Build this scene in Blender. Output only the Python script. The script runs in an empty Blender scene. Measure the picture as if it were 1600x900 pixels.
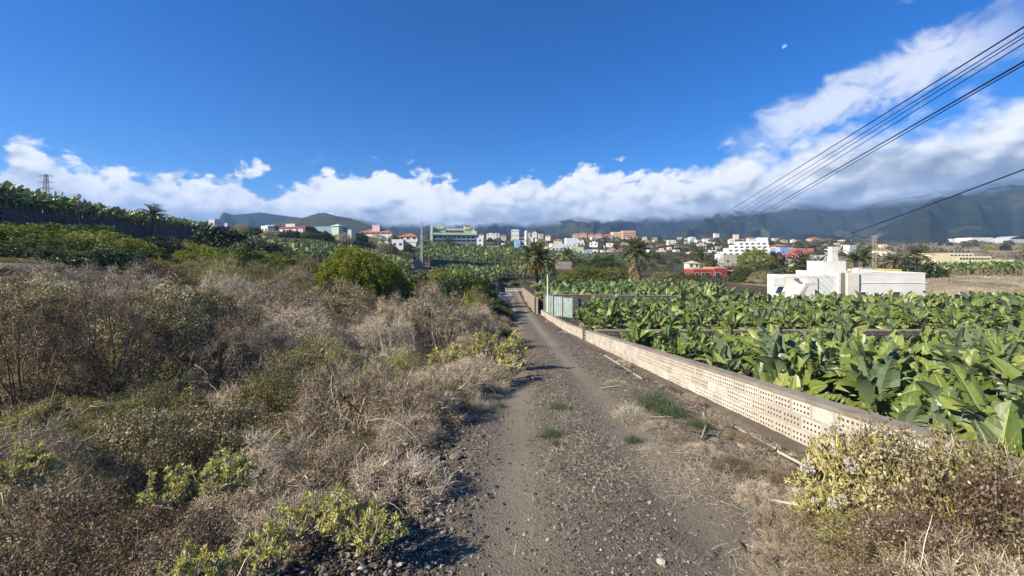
import bpy, math, random
import numpy as np
from mathutils import Vector, Matrix, Euler

R = math.radians
SC = bpy.context.scene
COL = SC.collection
rng = np.random.default_rng(7)
random.seed(7)
EYE = 1.6
FPX = 640.0            # focal length of the photograph in its own pixels (1600 wide)

# ------------------------------------------------------------------ camera
cam_d = bpy.data.cameras.new("camera")
cam = bpy.data.objects.new("camera", cam_d)
COL.objects.link(cam)
cam.location = (0, 0, EYE)
cam.rotation_euler = (R(90), 0, 0)
cam_d.sensor_width = 36
cam_d.lens = 36 * FPX / 1600
cam_d.shift_y = -50 / 1600
cam_d.clip_start = 0.05
cam_d.clip_end = 30000
SC.camera = cam

# ------------------------------------------------------------------ sun, sky, exposure
SUN_EL, SUN_AZ = 34.0, -117.0      # azimuth measured from +Y towards +X (so the sun is on the left, a little behind)
saz = R(SUN_AZ)
SUN_DIR = Vector((math.sin(saz) * math.cos(R(SUN_EL)), math.cos(saz) * math.cos(R(SUN_EL)), math.sin(R(SUN_EL))))
sd = bpy.data.lights.new("sun", 'SUN')
sd.energy = 5.0
sd.angle = R(0.5)
sd.color = (1.0, 0.91, 0.76)
sun = bpy.data.objects.new("sun", sd)
COL.objects.link(sun)
sun.rotation_euler = SUN_DIR.to_track_quat('Z', 'Y').to_euler()
sun.location = (-50, -30, 60)

SC.view_settings.view_transform = 'Standard'
SC.view_settings.look = 'None'
SC.view_settings.exposure = 0.80
SC.view_settings.gamma = 1.0
SC.view_settings.use_curve_mapping = False
SC.render.engine = 'CYCLES'
SC.cycles.use_denoising = True
try:
    SC.cycles.denoiser = 'OPENIMAGEDENOISE'
    SC.cycles.denoising_input_passes = 'RGB_ALBEDO_NORMAL'
    SC.cycles.denoising_prefilter = 'ACCURATE'
except Exception:
    pass
SC.cycles.max_bounces = 6
SC.cycles.diffuse_bounces = 1
SC.cycles.glossy_bounces = 2
SC.cycles.transmission_bounces = 3
SC.cycles.transparent_max_bounces = 12
SC.cycles.volume_bounces = 1
SC.cycles.caustics_reflective = False
SC.cycles.caustics_refractive = False
SC.cycles.use_adaptive_sampling = True
SC.cycles.adaptive_threshold = 0.02


class NT:
    """small helper for node trees"""
    def __init__(s, tree):
        s.t = tree
        s.n = tree.nodes
        s.l = tree.links

    def node(s, kind, **kw):
        n = s.n.new(kind)
        for k, v in kw.items():
            setattr(n, k, v)
        return n

    def put(s, sock, v):
        if v is None:
            return
        if isinstance(v, bpy.types.NodeSocket):
            s.l.new(v, sock)
        else:
            sock.default_value = v

    def m(s, op, a, b=None, c=None, clamp=False):
        n = s.node('ShaderNodeMath', operation=op, use_clamp=clamp)
        s.put(n.inputs[0], a)
        s.put(n.inputs[1], b)
        s.put(n.inputs[2], c)
        return n.outputs[0]

    def smooth(s, v, lo, hi, to0=0.0, to1=1.0):
        n = s.node('ShaderNodeMapRange', interpolation_type='SMOOTHSTEP')
        s.put(n.inputs['Value'], v)
        s.put(n.inputs['From Min'], lo)
        s.put(n.inputs['From Max'], hi)
        s.put(n.inputs['To Min'], to0)
        s.put(n.inputs['To Max'], to1)
        return n.outputs['Result']

    def noise(s, vec, scale, detail=4, rough=0.55, out='Fac', dist=0.0, lac=2.0):
        n = s.node('ShaderNodeTexNoise')
        s.put(n.inputs['Vector'], vec)
        n.inputs['Scale'].default_value = scale
        n.inputs['Detail'].default_value = detail
        n.inputs['Roughness'].default_value = rough
        n.inputs['Lacunarity'].default_value = lac
        n.inputs['Distortion'].default_value = dist
        return n.outputs[out]

    def mix(s, f, a, b, blend='MIX'):
        n = s.node('ShaderNodeMix', data_type='RGBA', blend_type=blend)
        s.put(n.inputs[0], f)
        for sk, v in ((n.inputs[6], a), (n.inputs[7], b)):
            if isinstance(v, (tuple, list)) and len(v) == 3:
                v = (*v, 1)
            s.put(sk, v)
        return n.outputs[2]

    def ramp(s, f, stops, interp='LINEAR'):
        n = s.node('ShaderNodeValToRGB')
        r = n.color_ramp
        r.interpolation = interp
        while len(r.elements) < len(stops):
            r.elements.new(0.5)
        for e, (p, c) in zip(r.elements, stops):
            e.position = p
            e.color = (*c, 1) if len(c) == 3 else c
        s.put(n.inputs[0], f)
        return n.outputs[0]


def build_world():
    w = bpy.data.worlds.new("World")
    SC.world = w
    w.use_nodes = True
    T = NT(w.node_tree)
    T.n.clear()
    out = T.node('ShaderNodeOutputWorld')
    sky = T.node('ShaderNodeTexSky', sky_type='NISHITA')
    sky.sun_disc = False
    sky.sun_elevation = R(SUN_EL)
    sky.sun_rotation = R(SUN_AZ)
    sky.altitude = 300
    sky.air_density = 1.0
    sky.dust_density = 0.15
    sky.ozone_density = 3.5
    hs = T.node('ShaderNodeHueSaturation')
    hs.inputs['Saturation'].default_value = 1.42
    hs.inputs['Value'].default_value = 1.0
    T.l.new(sky.outputs[0], hs.inputs['Color'])
    deep = T.mix(1.0, hs.outputs[0], (0.50, 0.84, 1.16), 'MULTIPLY')
    bsky = T.node('ShaderNodeBackground')
    bsky.inputs['Strength'].default_value = 0.074
    T.l.new(deep, bsky.inputs['Color'])
    # clouds by direction: azimuth and elevation of the view ray
    tc = T.node('ShaderNodeTexCoord')
    g = tc.outputs['Generated']
    sx = T.node('ShaderNodeSeparateXYZ')
    T.l.new(g, sx.inputs[0])
    X, Y, Z = sx.outputs
    az = T.m('ARCTAN2', X, Y)
    hor = T.m('SQRT', T.m('ADD', T.m('MULTIPLY', X, X), T.m('MULTIPLY', Y, Y)))
    el = T.m('DIVIDE', Z, hor)

    def ae(px, py):
        u = (px - 800) / FPX
        a = math.atan(u)
        return a, (400 - py) / FPX * math.cos(a)
    prof = [(-900, 280), (-300, 250), (-60, 262), (0, 250), (14, 222), (34, 206), (62, 212), (84, 238), (120, 244), (160, 254), (186, 246), (225, 260), (245, 276), (275, 270),
            (300, 262), (340, 268), (380, 276), (400, 290), (420, 288), (445, 280), (480, 276), (515, 258), (560, 266), (600, 254), (640, 256), (690, 272), (738, 284),
            (775, 280), (810, 274), (860, 276), (900, 262), (950, 258), (1000, 264), (1050, 264), (1100, 250), (1150, 232), (1200, 216), (1250, 206),
            (1300, 200), (1360, 188), (1430, 190), (1480, 172), (1530, 150), (1600, 132), (1800, 110), (2600, 60)]
    fc = T.node('ShaderNodeFloatCurve')
    cv = fc.mapping.curves[0]
    pts = [((ae(*p)[0] + 1.6) / 3.2, ae(*p)[1] * 1.6) for p in prof]
    pts = [(0.0, pts[0][1])] + pts + [(1.0, pts[-1][1])]
    while len(cv.points) < len(pts):
        cv.points.new(0.5, 0.5)
    for p, (a, b) in zip(cv.points, pts):
        p.location = (a, b)
        p.handle_type = 'VECTOR'
    fc.mapping.update()
    T.l.new(T.m('DIVIDE', T.m('ADD', az, 1.6), 3.2), fc.inputs['Value'])
    top = T.m('DIVIDE', fc.outputs[0], 1.6)
    # domain warp for puffy edges
    mp = T.node('ShaderNodeMapping')
    mp.inputs['Scale'].default_value = (1, 1, 1.5)
    T.l.new(g, mp.inputs['Vector'])
    gv = mp.outputs[0]
    n1 = T.noise(gv, 16, 7, 0.52, dist=0.25)
    vor = T.node('ShaderNodeTexVoronoi', feature='SMOOTH_F1')
    vor.inputs['Scale'].default_value = 20
    vor.inputs['Smoothness'].default_value = 0.6
    try:
        vor.inputs['Detail'].default_value = 2.5
        vor.inputs['Roughness'].default_value = 0.55
    except Exception:
        pass
    wv = T.node('ShaderNodeVectorMath', operation='ADD')
    T.l.new(gv, wv.inputs[0])
    sc = T.node('ShaderNodeVectorMath', operation='SCALE')
    T.l.new(T.noise(gv, 12, 5, 0.6, out='Color'), sc.inputs[0])
    sc.inputs['Scale'].default_value = 0.045
    T.l.new(sc.outputs[0], wv.inputs[1])
    T.l.new(wv.outputs[0], vor.inputs['Vector'])
    puff = T.m('SUBTRACT', 0.55, vor.outputs['Distance'])
    disp = T.m('ADD', T.m('MULTIPLY', T.m('SUBTRACT', n1, 0.5), 0.105), T.m('ADD', T.m('MULTIPLY', puff, 0.045), 0.010))
    depth = T.m('SUBTRACT', T.m('ADD', top, disp), el)     # > 0 inside the bank
    wisp = T.smooth(az, 0.30, 0.60, 0.020, 0.06)             # crisp cumulus edge on the left, softer on the right
    n2 = T.m('MULTIPLY', T.m('SUBTRACT', T.noise(gv, 55, 5, 0.6), 0.5), 0.022)
    bank = T.smooth(T.m('ADD', depth, n2), T.m('MULTIPLY', wisp, -0.25), wisp)
    # the thin arm that climbs to the right
    a0, e0 = ae(1195, 212)
    a1, e1 = ae(1560, 45)
    L = math.hypot(a1 - a0, e1 - e0)
    dx, dy = (a1 - a0) / L, (e1 - e0) / L
    ra = T.m('SUBTRACT', az, a0)
    re = T.m('SUBTRACT', el, e0)
    along = T.m('DIVIDE', T.m('ADD', T.m('MULTIPLY', ra, dx), T.m('MULTIPLY', re, dy)), L)
    across = T.m('ABSOLUTE', T.m('ADD', T.m('MULTIPLY', ra, -dy), T.m('MULTIPLY', re, dx)))
    ends = T.m('MULTIPLY', T.smooth(along, -0.25, 0.15), T.smooth(along, 1.22, 0.80))
    nw = T.noise(gv, 11, 9, 0.62, dist=0.5)
    arm = T.smooth(T.m('SUBTRACT', T.m('ADD', T.m('MULTIPLY', T.smooth(across, 0.095, 0.0), 0.62), T.m('ADD', T.m('MULTIPLY', nw, 1.7), T.m('MULTIPLY', n2, 6.0))), 1.03), 0.0, 0.45)
    arm = T.m('MULTIPLY', T.m('MULTIPLY', arm, ends), 0.72)
    # gap of blue between the arm and the bank
    # faint loose scraps just above the bank
    sw = T.smooth(T.m('SUBTRACT', el, top), 0.11, 0.01)
    scr = T.m('MULTIPLY', T.m('MULTIPLY', T.smooth(T.noise(gv, 15, 9, 0.66, dist=0.4), 0.60, 0.80), sw), 0.18)
    # one small puff, left of the middle
    def puffm(px, py, rx, ry, amt=1.0):
        pa, pe = ae(px, py)
        q = T.m('ADD', T.m('POWER', T.m('ABSOLUTE', T.m('DIVIDE', T.m('SUBTRACT', az, pa), rx / FPX * math.cos(pa) ** 2)), 2.0),
                T.m('POWER', T.m('ABSOLUTE', T.m('DIVIDE', T.m('SUBTRACT', el, pe), ry / FPX)), 2.0))
        return T.m('MULTIPLY', T.smooth(T.m('ADD', T.m('SUBTRACT', 0.75, q), T.m('ADD', T.m('MULTIPLY', T.m('SUBTRACT', n1, 0.5), 7.0), T.m('MULTIPLY', n2, 160.0))), 0.0, 1.6), amt)
    p1 = puffm(392, 262, 34, 13)
    p2 = puffm(236, 254, 12, 7)
    mask = T.m('MAXIMUM', T.m('MAXIMUM', bank, arm), T.m('MAXIMUM', scr, p1))
    mask = T.m('MULTIPLY', mask, T.smooth(Y, 0.0, 0.25))
    # shade: relief towards the sun (up and to the left) and a grey belly
    off = T.node('ShaderNodeVectorMath', operation='ADD')
    T.l.new(wv.outputs[0], off.inputs[0])
    off.inputs[1].default_value = (-0.012, 0, 0.022)
    def relief(scale, det):
        a = T.noise(wv.outputs[0], scale, det, 0.5)
        b = T.noise(off.outputs[0], scale, det, 0.5)
        return T.m('SUBTRACT', a, b)
    rel = T.m('ADD', T.m('MULTIPLY', relief(8, 6), 1.9), T.m('MULTIPLY', relief(24, 5), 0.8))
    belly = T.smooth(T.m('ADD', el, T.m('MULTIPLY', T.m('SUBTRACT', T.noise(gv, 4, 5, 0.55), 0.5), 0.10)), T.smooth(az, 0.1, 0.8, 0.055, 0.085), T.smooth(az, 0.1, 0.8, 0.175, 0.235), 0.0, 1.0)             # 0 at the flat base, 1 up in the sunlit tops
    bulk = T.noise(gv, 5.0, 5, 0.6)
    thick = T.smooth(depth, 0.0, 0.16)                       # deep inside the bank is greyer on the right
    grey = T.m('MULTIPLY', T.m('MULTIPLY', thick, T.smooth(az, 0.2, 0.7)), T.smooth(bulk, 0.35, 0.65))
    br = T.m('ADD', T.m('ADD', T.m('MULTIPLY', belly, 0.52), 0.42), T.m('MULTIPLY', rel, T.m('ADD', T.m('MULTIPLY', belly, 0.6), 0.4)))
    br = T.m('SUBTRACT', br, T.m('MULTIPLY', grey, 0.10))
    br = T.m('SUBTRACT', br, T.m('MULTIPLY', T.smooth(bulk, 0.42, 0.62), 0.16))
    crgb = T.ramp(br, [(0.0, (0.17, 0.215, 0.30)), (0.28, (0.29, 0.35, 0.45)), (0.48, (0.52, 0.58, 0.67)), (0.66, (0.80, 0.84, 0.89)), (0.85, (0.98, 0.99, 1.0))])
    bc = T.node('ShaderNodeBackground')
    T.l.new(crgb, bc.inputs['Color'])
    bc.inputs['Strength'].default_value = 0.66
    mx = T.node('ShaderNodeMixShader')
    T.l.new(mask, mx.inputs[0])
    T.l.new(bsky.outputs[0], mx.inputs[1])
    T.l.new(bc.outputs[0], mx.inputs[2])
    T.l.new(mx.outputs[0], out.inputs['Surface'])
    try:
        w.cycles.sampling_method = 'MANUAL'
        w.cycles.sample_map_resolution = 1024
    except Exception:
        pass


build_world()

# ------------------------------------------------------------------ numpy helpers
def hash2(ix, iy, s):
    h = (ix.astype(np.int64) * 374761393 + iy.astype(np.int64) * 668265263 + s * 974634777) & 0x7fffffff
    h = ((h ^ (h >> 13)) * 1274126177) & 0x7fffffff
    return ((h ^ (h >> 16)) & 0xffff) / 65535.0


def vnoise(x, y, s=0):
    ix, iy = np.floor(x), np.floor(y)
    fx, fy = x - ix, y - iy
    fx, fy = fx * fx * (3 - 2 * fx), fy * fy * (3 - 2 * fy)
    a = hash2(ix, iy, s)
    b = hash2(ix + 1, iy, s)
    c = hash2(ix, iy + 1, s)
    d = hash2(ix + 1, iy + 1, s)
    return (a + (b - a) * fx) * (1 - fy) + (c + (d - c) * fx) * fy - 0.5


def fbm(x, y, o=4, s=0, g=0.5):
    t, a = 0, 1.0
    for i in range(o):
        t = t + a * vnoise(x, y, s + i * 17)
        x, y, a = x * 2.03 + 3.1, y * 2.03 + 7.7, a * g
    return t


def sstep(a, b, x):
    t = np.clip((x - a) / (b - a), 0, 1)
    return t * t * (3 - 2 * t)


def at(px, py, d):
    """world point seen at photo pixel px,py at distance d along the view axis"""
    return np.array([(px - 800) / FPX * d, d, EYE - (py - 400) / FPX * d])


# ------------------------------------------------------------------ terrain height
_ctl = [
    # px, py, distance
    (0, 355, 45), (-200, 352, 52), (160, 362, 85), (330, 372, 150), (100, 400, 32), (0, 425, 18), (-300, 420, 18), (200, 418, 30), (-400, 380, 40), (-700, 400, 25),
    (400, 424, 50), (450, 398, 95), (450, 364, 170), (500, 366, 172), (570, 368, 222), (330, 358, 210), (250, 356, 240),
    (600, 386, 200), (650, 440, 70), (740, 452, 62), (700, 428, 110), (660, 421, 150), (700, 404, 185), (700, 385, 300), (640, 380, 260),
    (860, 408, 200), (900, 400, 260), (820, 395, 260), (930, 440, 125), (1000, 426, 150), (860, 440, 120), (1120, 436, 140), (1140, 416, 220), (1050, 420, 200),
    (1250, 413, 230), (1300, 400, 300), (1190, 404, 260), (1050, 395, 320), (950, 388, 380), (870, 385, 400), (800, 385, 400),
    (800, 374, 620), (900, 373, 620), (1000, 374, 620), (1100, 377, 620), (1300, 379, 620), (1500, 380, 620), (1700, 382, 620), (600, 372, 620), (400, 372, 620), (200, 375, 620),
    (1500, 446, 72), (1600, 446, 72), (1440, 452, 72), (1800, 446, 72), (1500, 433, 84), (1700, 433, 84), (1500, 426, 110), (1500, 419, 140), (1600, 419, 140), (1800, 420, 140), (1400, 425, 130),
    (1500, 398, 210), (1600, 396, 210), (1400, 402, 220), (1500, 388, 350), (1600, 388, 350), (1350, 392, 350), (1800, 390, 300),
]
_C = [tuple(at(*c)) for c in _ctl]
_C += [(x, 1400, 46 + 6 * math.sin(x / 300)) for x in (-1500, -900, -300, 300, 900, 1500)]
_C += [(-900, 500, 60), (900, 400, 20), (900, 150, -4), (-600, 150, 55), (-300, 100, 28), (-120, 60, 12), (-60, 10, 4.5), (-60, -30, 5), (-15, -20, 0.2), (-15, 12, -1.5), (-30, 12, 0.2), (-5, 5, -1.15),
       (-5, -5, 0.15), (-8, 0, -.5), (-11, 30, -2.6), (-9, 18, -2.2), (-16, 22, -1.6), (-24, 30, -0.2), (-5, 30, -3.9), (-5, 18, -2.9), (-3.8, 10, -1.95), (-6, 45, -3.6), (-15, 50, -1.6), (-3, 80, -6.4), (-12, 80, -4.6),
       (20, -20, -2), (60, -20, -2.5), (60, 30, -5.2), (120, 30, -5.2), (120, 60, -5.4)]
_C = np.array(_C)


def _uv(x, y):
    yy = np.maximum(y, -22) + 26.0
    return 2.6 * x / yy, 2.2 * np.log(yy)


_cu, _cv = _uv(_C[:, 0], _C[:, 1])


def _kern(r2):
    return np.sqrt(r2 + 0.01)


_A = _kern((_cu[:, None] - _cu[None]) ** 2 + (_cv[:, None] - _cv[None]) ** 2)
# interpolate the eye-relative slope so that near and far are on one scale
_sc = np.maximum(_C[:, 1], 0) + 14.0
_W = np.linalg.solve(_A + np.eye(len(_C)) * 1e-4, _C[:, 2] / _sc)


def z_wild(x, y):
    x = np.asarray(x, float)
    y = np.asarray(y, float)
    sh = x.shape
    u, v = _uv(x.ravel(), y.ravel())
    out = np.empty(u.shape)
    for i in range(0, len(u), 60000):
        j = slice(i, i + 60000)
        out[j] = _kern((u[j, None] - _cu[None]) ** 2 + (v[j, None] - _cv[None]) ** 2) @ _W
    return (out * (np.maximum(y.ravel(), 0) + 14.0)).reshape(sh)


_gy = np.array([-30, 0, 30, 50, 75, 110, 140])
_gz = np.array([1.0, 0, -3.9, -5.3, -6.9, -7.35, -7.2])


def z_road(y):
    s = 4.0
    return (np.interp(y - s, _gy, _gz) + np.interp(y, _gy, _gz) * 2 + np.interp(y + s, _gy, _gz)) / 4 + 0.0


def x_road(y):
    return np.interp(y, [-10, 0, 30, 50, 75, 110, 140], [0.5, 0.62, 1.15, 0.95, 0.75, 0.0, -2.0])


def x_wall(y):
    return np.interp(y, [-12, 28, 49, 52, 95, 120], [3.72, 4.46, 3.5, 2.9, 2.45, 2.2])


def z_field(x, y):
    z1 = -2.1 - 0.130 * y
    z2 = -4.35 - 0.037 * (y - 23)
    z3 = -5.35 - 0.024 * (y - 48)
    z = np.where(y < 22.7, z1, np.where(y < 47.2, z2, z3))
    return z


def ground_z(x, y):
    x = np.asarray(x, float)
    y = np.asarray(y, float)
    z = z_wild(x, y)
    xr = x_road(y)
    zr = z_road(y)
    xw = x_wall(y)
    # left bank: from the road edge up into the scrub
    t = sstep(xr - 3.9, xr - 1.7, x)
    z = z * (1 - t) + zr * t
    # right verge falls a little to the foot of the wall
    t = sstep(xr + 1.5, xw - 0.3, x)
    verge = zr - 0.26 * t
    z = np.where(x > xr + 1.4, verge, z)
    # banana terraces beyond the wall
    fz = z_field(x, y)
    back = sstep(98, 112, y)
    edge = np.where(y > 50, sstep(60, 66, x + (y - 55) * 0), 0 * x)      # dry bank right of the white house
    edge = np.maximum(edge * (y > 50), 0)
    wild = z_wild(x, y)
    fz = fz * (1 - back) + wild * back
    fz = np.where((x > 56) & (y > 56), fz * (1 - sstep(56, 62, y)) + wild * sstep(56, 62, y), fz)
    t = sstep(xw - 0.02, xw + 0.25, x)
    fin = sstep(112, 122, y)
    zz = z * (1 - t) + fz * t
    zz = np.where(y > 96, zz * (1 - fin) + wild * fin, zz)
    return zz


def gz(x, y):
    return float(ground_z(np.array([x]), np.array([y]))[0])


# ------------------------------------------------------------------ mesh builder (all quads)
class MB:
    def __init__(s):
        s.v, s.f, s.m, s.t, s.nv = [], [], [], [], 0

    def add(s, verts, quads, mat=0, tint=None):
        verts = np.asarray(verts, np.float32).reshape(-1, 3)
        quads = np.asarray(quads, np.int64).reshape(-1, 4)
        s.v.append(verts)
        s.f.append(quads + s.nv)
        n = len(quads)
        s.m.append(np.full(n, mat, np.int32) if np.isscalar(mat) else np.asarray(mat, np.int32))
        if tint is None:
            tint = 0.5
        s.t.append(np.full(n, tint, np.float32) if np.isscalar(tint) else np.asarray(tint, np.float32))
        s.nv += len(verts)
        return s

    def box(s, c, size, rz=0, mat=0, tint=0.5, M=None):
        x, y, z = np.array(size) / 2
        v = np.array([[i, j, k] for k in (-z, z) for j in (-y, y) for i in (-x, x)], float)
        cs, sn = math.cos(rz), math.sin(rz)
        v = np.stack([v[:, 0] * cs - v[:, 1] * sn, v[:, 0] * sn + v[:, 1] * cs, v[:, 2]], 1) + np.array(c)
        if M is not None:
            v = v @ np.array(M.to_3x3()).T + np.array(M.translation)
        s.add(v, [(0, 2, 3, 1), (4, 5, 7, 6), (0, 1, 5, 4), (2, 6, 7, 3), (0, 4, 6, 2), (1, 3, 7, 5)], mat, tint)
        return s

    def ribbons(s, P, w, mat=0, tint=None, taper=0.35, side=None):
        """P: n,k,3 paths; w: width (scalar or n)"""
        P = np.asarray(P, float)
        n, k, _ = P.shape
        if n == 0:
            return s
        d = P[:, -1] - P[:, 0]
        if side is None:
            r = rng.normal(size=(n, 3))
            side = np.cross(d, r)
        side = side / (np.linalg.norm(side, axis=1, keepdims=True) + 1e-9)
        wv = (np.ones(n) * w)[:, None] * np.linspace(1, taper, k)[None] * 0.5
        o = side[:, None, :] * wv[:, :, None]
        V = np.stack([P - o, P + o], 2).reshape(-1, 3)
        base = (np.arange(n) * k * 2)[:, None] + (np.arange(k - 1) * 2)[None]
        q = np.stack([base, base + 1, base + 3, base + 2], -1).reshape(-1, 4)
        tt = rng.random(n) if tint is None else np.ones(n) * tint
        s.add(V, q, mat, np.repeat(tt, k - 1))
        return s

    def tubes(s, P, r, mat=0, tint=None, sides=4, taper=0.5):
        P = np.asarray(P, float)
        if P.ndim == 2:
            P = P[None]
        n, k, _ = P.shape
        T = np.gradient(P, axis=1)
        T /= np.linalg.norm(T, axis=2, keepdims=True) + 1e-9
        ref = np.where(np.abs(T[..., 2:3]) > 0.9, np.array([1.0, 0, 0]), np.array([0, 0, 1.0]))
        A = np.cross(T, ref)
        A /= np.linalg.norm(A, axis=2, keepdims=True) + 1e-9
        B = np.cross(T, A)
        rr = (np.ones(n) * r)[:, None] * np.linspace(1, taper, k)[None]
        ang = np.arange(sides) / sides * 2 * np.pi
        V = P[:, :, None] + rr[:, :, None, None] * (A[:, :, None] * np.cos(ang)[None, None, :, None] + B[:, :, None] * np.sin(ang)[None, None, :, None])
        V = V.reshape(-1, 3)
        i = np.arange(n)[:, None, None] * k * sides
        j = np.arange(k - 1)[None, :, None] * sides
        a = np.arange(sides)[None, None]
        b = (a + 1) % sides
        q = np.stack(np.broadcast_arrays(i + j + a, i + j + b, i + j + sides + b, i + j + sides + a), -1).reshape(-1, 4)
        tt = rng.random(n) if tint is None else np.ones(n) * tint
        s.add(V, q, mat, np.repeat(tt, (k - 1) * sides))
        return s

    def leaves(s, P, D, L, W, mat=0, tint=None, up=None):
        """diamond leaves at P pointing along D"""
        P = np.asarray(P, float)
        n = len(P)
        if n == 0:
            return s
        D = D / (np.linalg.norm(D, axis=1, keepdims=True) + 1e-9)
        r = rng.normal(size=(n, 3)) if up is None else up + 0.5 * rng.normal(size=(n, 3))
        S = np.cross(D, r)
        S /= np.linalg.norm(S, axis=1, keepdims=True) + 1e-9
        Lv = (np.ones(n) * L)[:, None]
        Wv = (np.ones(n) * W)[:, None]
        V = np.stack([P, P + D * Lv * 0.5 + S * Wv * 0.5, P + D * Lv, P + D * Lv * 0.5 - S * Wv * 0.5], 1)
        q = np.arange(n * 4).reshape(-1, 4)
        s.add(V, q, mat, rng.random(n) if tint is None else tint)
        return s

    def mesh(s, name, mats, smooth=False):
        v = np.concatenate(s.v)
        f = np.concatenate(s.f)
        me = bpy.data.meshes.new(name)
        nf = len(f)
        me.vertices.add(len(v))
        me.vertices.foreach_set('co', v.astype(np.float32).ravel())
        me.loops.add(nf * 4)
        me.loops.foreach_set('vertex_index', f.astype(np.int32).ravel())
        me.polygons.add(nf)
        me.polygons.foreach_set('loop_start', (np.arange(nf) * 4).astype(np.int32))
        try:
            me.polygons.foreach_set('loop_total', np.full(nf, 4, np.int32))
        except Exception:
            pass
        me.polygons.foreach_set('material_index', np.concatenate(s.m))
        me.polygons.foreach_set('use_smooth', np.full(nf, bool(smooth)))
        at_ = me.attributes.new('tint', 'FLOAT', 'FACE')
        at_.data.foreach_set('value', np.concatenate(s.t))
        for m in (mats if isinstance(mats, (list, tuple)) else [mats]):
            me.materials.append(m)
        me.update(calc_edges=True)
        me.validate()
        return me

    def obj(s, name, mats, parent=None, smooth=False, loc=None):
        return link(name, s.mesh(name, mats, smooth), parent, loc)


def link(name, data, parent=None, loc=None):
    o = bpy.data.objects.new(name, data)
    COL.objects.link(o)
    if parent is not None:
        o.parent = parent
    if loc is not None:
        o.location = loc
    return o


def tag(o, label, cat, group=None):
    o['label'] = label
    o['category'] = cat
    if group:
        o['group'] = group
    return o


def thing(name, label, cat, loc=(0, 0, 0), rz=0, group=None):
    o = bpy.data.objects.new(name, None)
    COL.objects.link(o)
    o.location = loc
    o.rotation_euler = (0, 0, rz)
    o.empty_display_size = 0.2
    return tag(o, label, cat, group)


def structure(o):
    o['kind'] = 'structure'
    return o


def stuff(o, label=None, cat=None):
    o['kind'] = 'stuff'
    if label:
        o['label'] = label
    if cat:
        o['category'] = cat
    return o


def dup(root, loc, rz=0, scale=1.0, label=None, group=None, tilt=(0, 0)):
    c = root.copy()
    COL.objects.link(c)
    c.location = loc
    c.rotation_euler = (tilt[0], tilt[1], rz)
    c.scale = (scale,) * 3 if np.isscalar(scale) else scale
    if label:
        c['label'] = label
    if group:
        c['group'] = group
    for ch in KIDS.get(root.name, []):
        k = ch.copy()
        COL.objects.link(k)
        k.parent = c
    return c


KIDS = {}


def kids(root, *chs):
    KIDS.setdefault(root.name, []).extend(chs)
    return root


# ------------------------------------------------------------------ materials
def new_mat(name):
    m = bpy.data.materials.new(name)
    m.use_nodes = True
    T = NT(m.node_tree)
    b = m.node_tree.nodes['Principled BSDF']
    return m, T, b


def leaf_mat(name, cols, rough=0.55, spec=0.3, transl=0.25, back=None, objvar=0.25):
    """cols: ramp of colours by the tint attribute"""
    m, T, b = new_mat(name)
    at_ = T.node('ShaderNodeAttribute', attribute_name='tint')
    oi = T.node('ShaderNodeObjectInfo')
    n = len(cols)
    f = T.m('ADD', at_.outputs['Fac'], T.m('MULTIPLY', T.m('SUBTRACT', oi.outputs['Random'], 0.5), objvar * 2), clamp=True)
    col = T.ramp(f, [(i / max(n - 1, 1), c) for i, c in enumerate(cols)])
    if back is not None:
        ge = T.node('ShaderNodeNewGeometry')
        col = T.mix(ge.outputs['Backfacing'], col, back)
    T.l.new(col, b.inputs['Base Color'])
    b.inputs['Roughness'].default_value = rough
    b.inputs['Specular IOR Level'].default_value = spec
    if transl > 0:
        tr = T.node('ShaderNodeBsdfTranslucent')
        mul = T.mix(1.0, col, (1.25, 1.3, 0.7), 'MULTIPLY')
        T.l.new(mul, tr.inputs['Color'])
        mx = T.node('ShaderNodeMixShader')
        mx.inputs[0].default_value = transl
        T.l.new(b.outputs[0], mx.inputs[1])
        T.l.new(tr.outputs[0], mx.inputs[2])
        T.l.new(mx.outputs[0], m.node_tree.nodes['Material Output'].inputs['Surface'])
    return m


def plain(name, col, rough=0.8, var=0.12, scale=3.0, spec=0.3, metal=0.0, bump=0.0, stain=0.0):
    m, T, b = new_mat(name)
    tc = T.node('ShaderNodeTexCoord')
    n = T.noise(tc.outputs['Object'], scale, 6, 0.6)
    lo = tuple(c * (1 - var * 1.6) for c in col)
    hi = tuple(min(c * (1 + var), 1) for c in col)
    c = T.ramp(n, [(0.25, lo), (0.5, col), (0.75, hi)])
    if stain:
        n2 = T.noise(tc.outputs['Object'], scale * 0.35, 5, 0.7, dist=0.6)
        c = T.mix(T.m('MULTIPLY', T.smooth(n2, 0.52, 0.7), stain), c, tuple(x * 0.45 for x in col))
    T.l.new(c, b.inputs['Base Color'])
    b.inputs['Roughness'].default_value = rough
    b.inputs['Specular IOR Level'].default_value = spec
    b.inputs['Metallic'].default_value = metal
    if bump:
        bp = T.node('ShaderNodeBump')
        bp.inputs['Strength'].default_value = bump
        bp.inputs['Distance'].default_value = 0.02
        T.l.new(T.noise(tc.outputs['Object'], scale * 8, 5, 0.7), bp.inputs['Height'])
        T.l.new(bp.outputs[0], b.inputs['Normal'])
    return m

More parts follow.
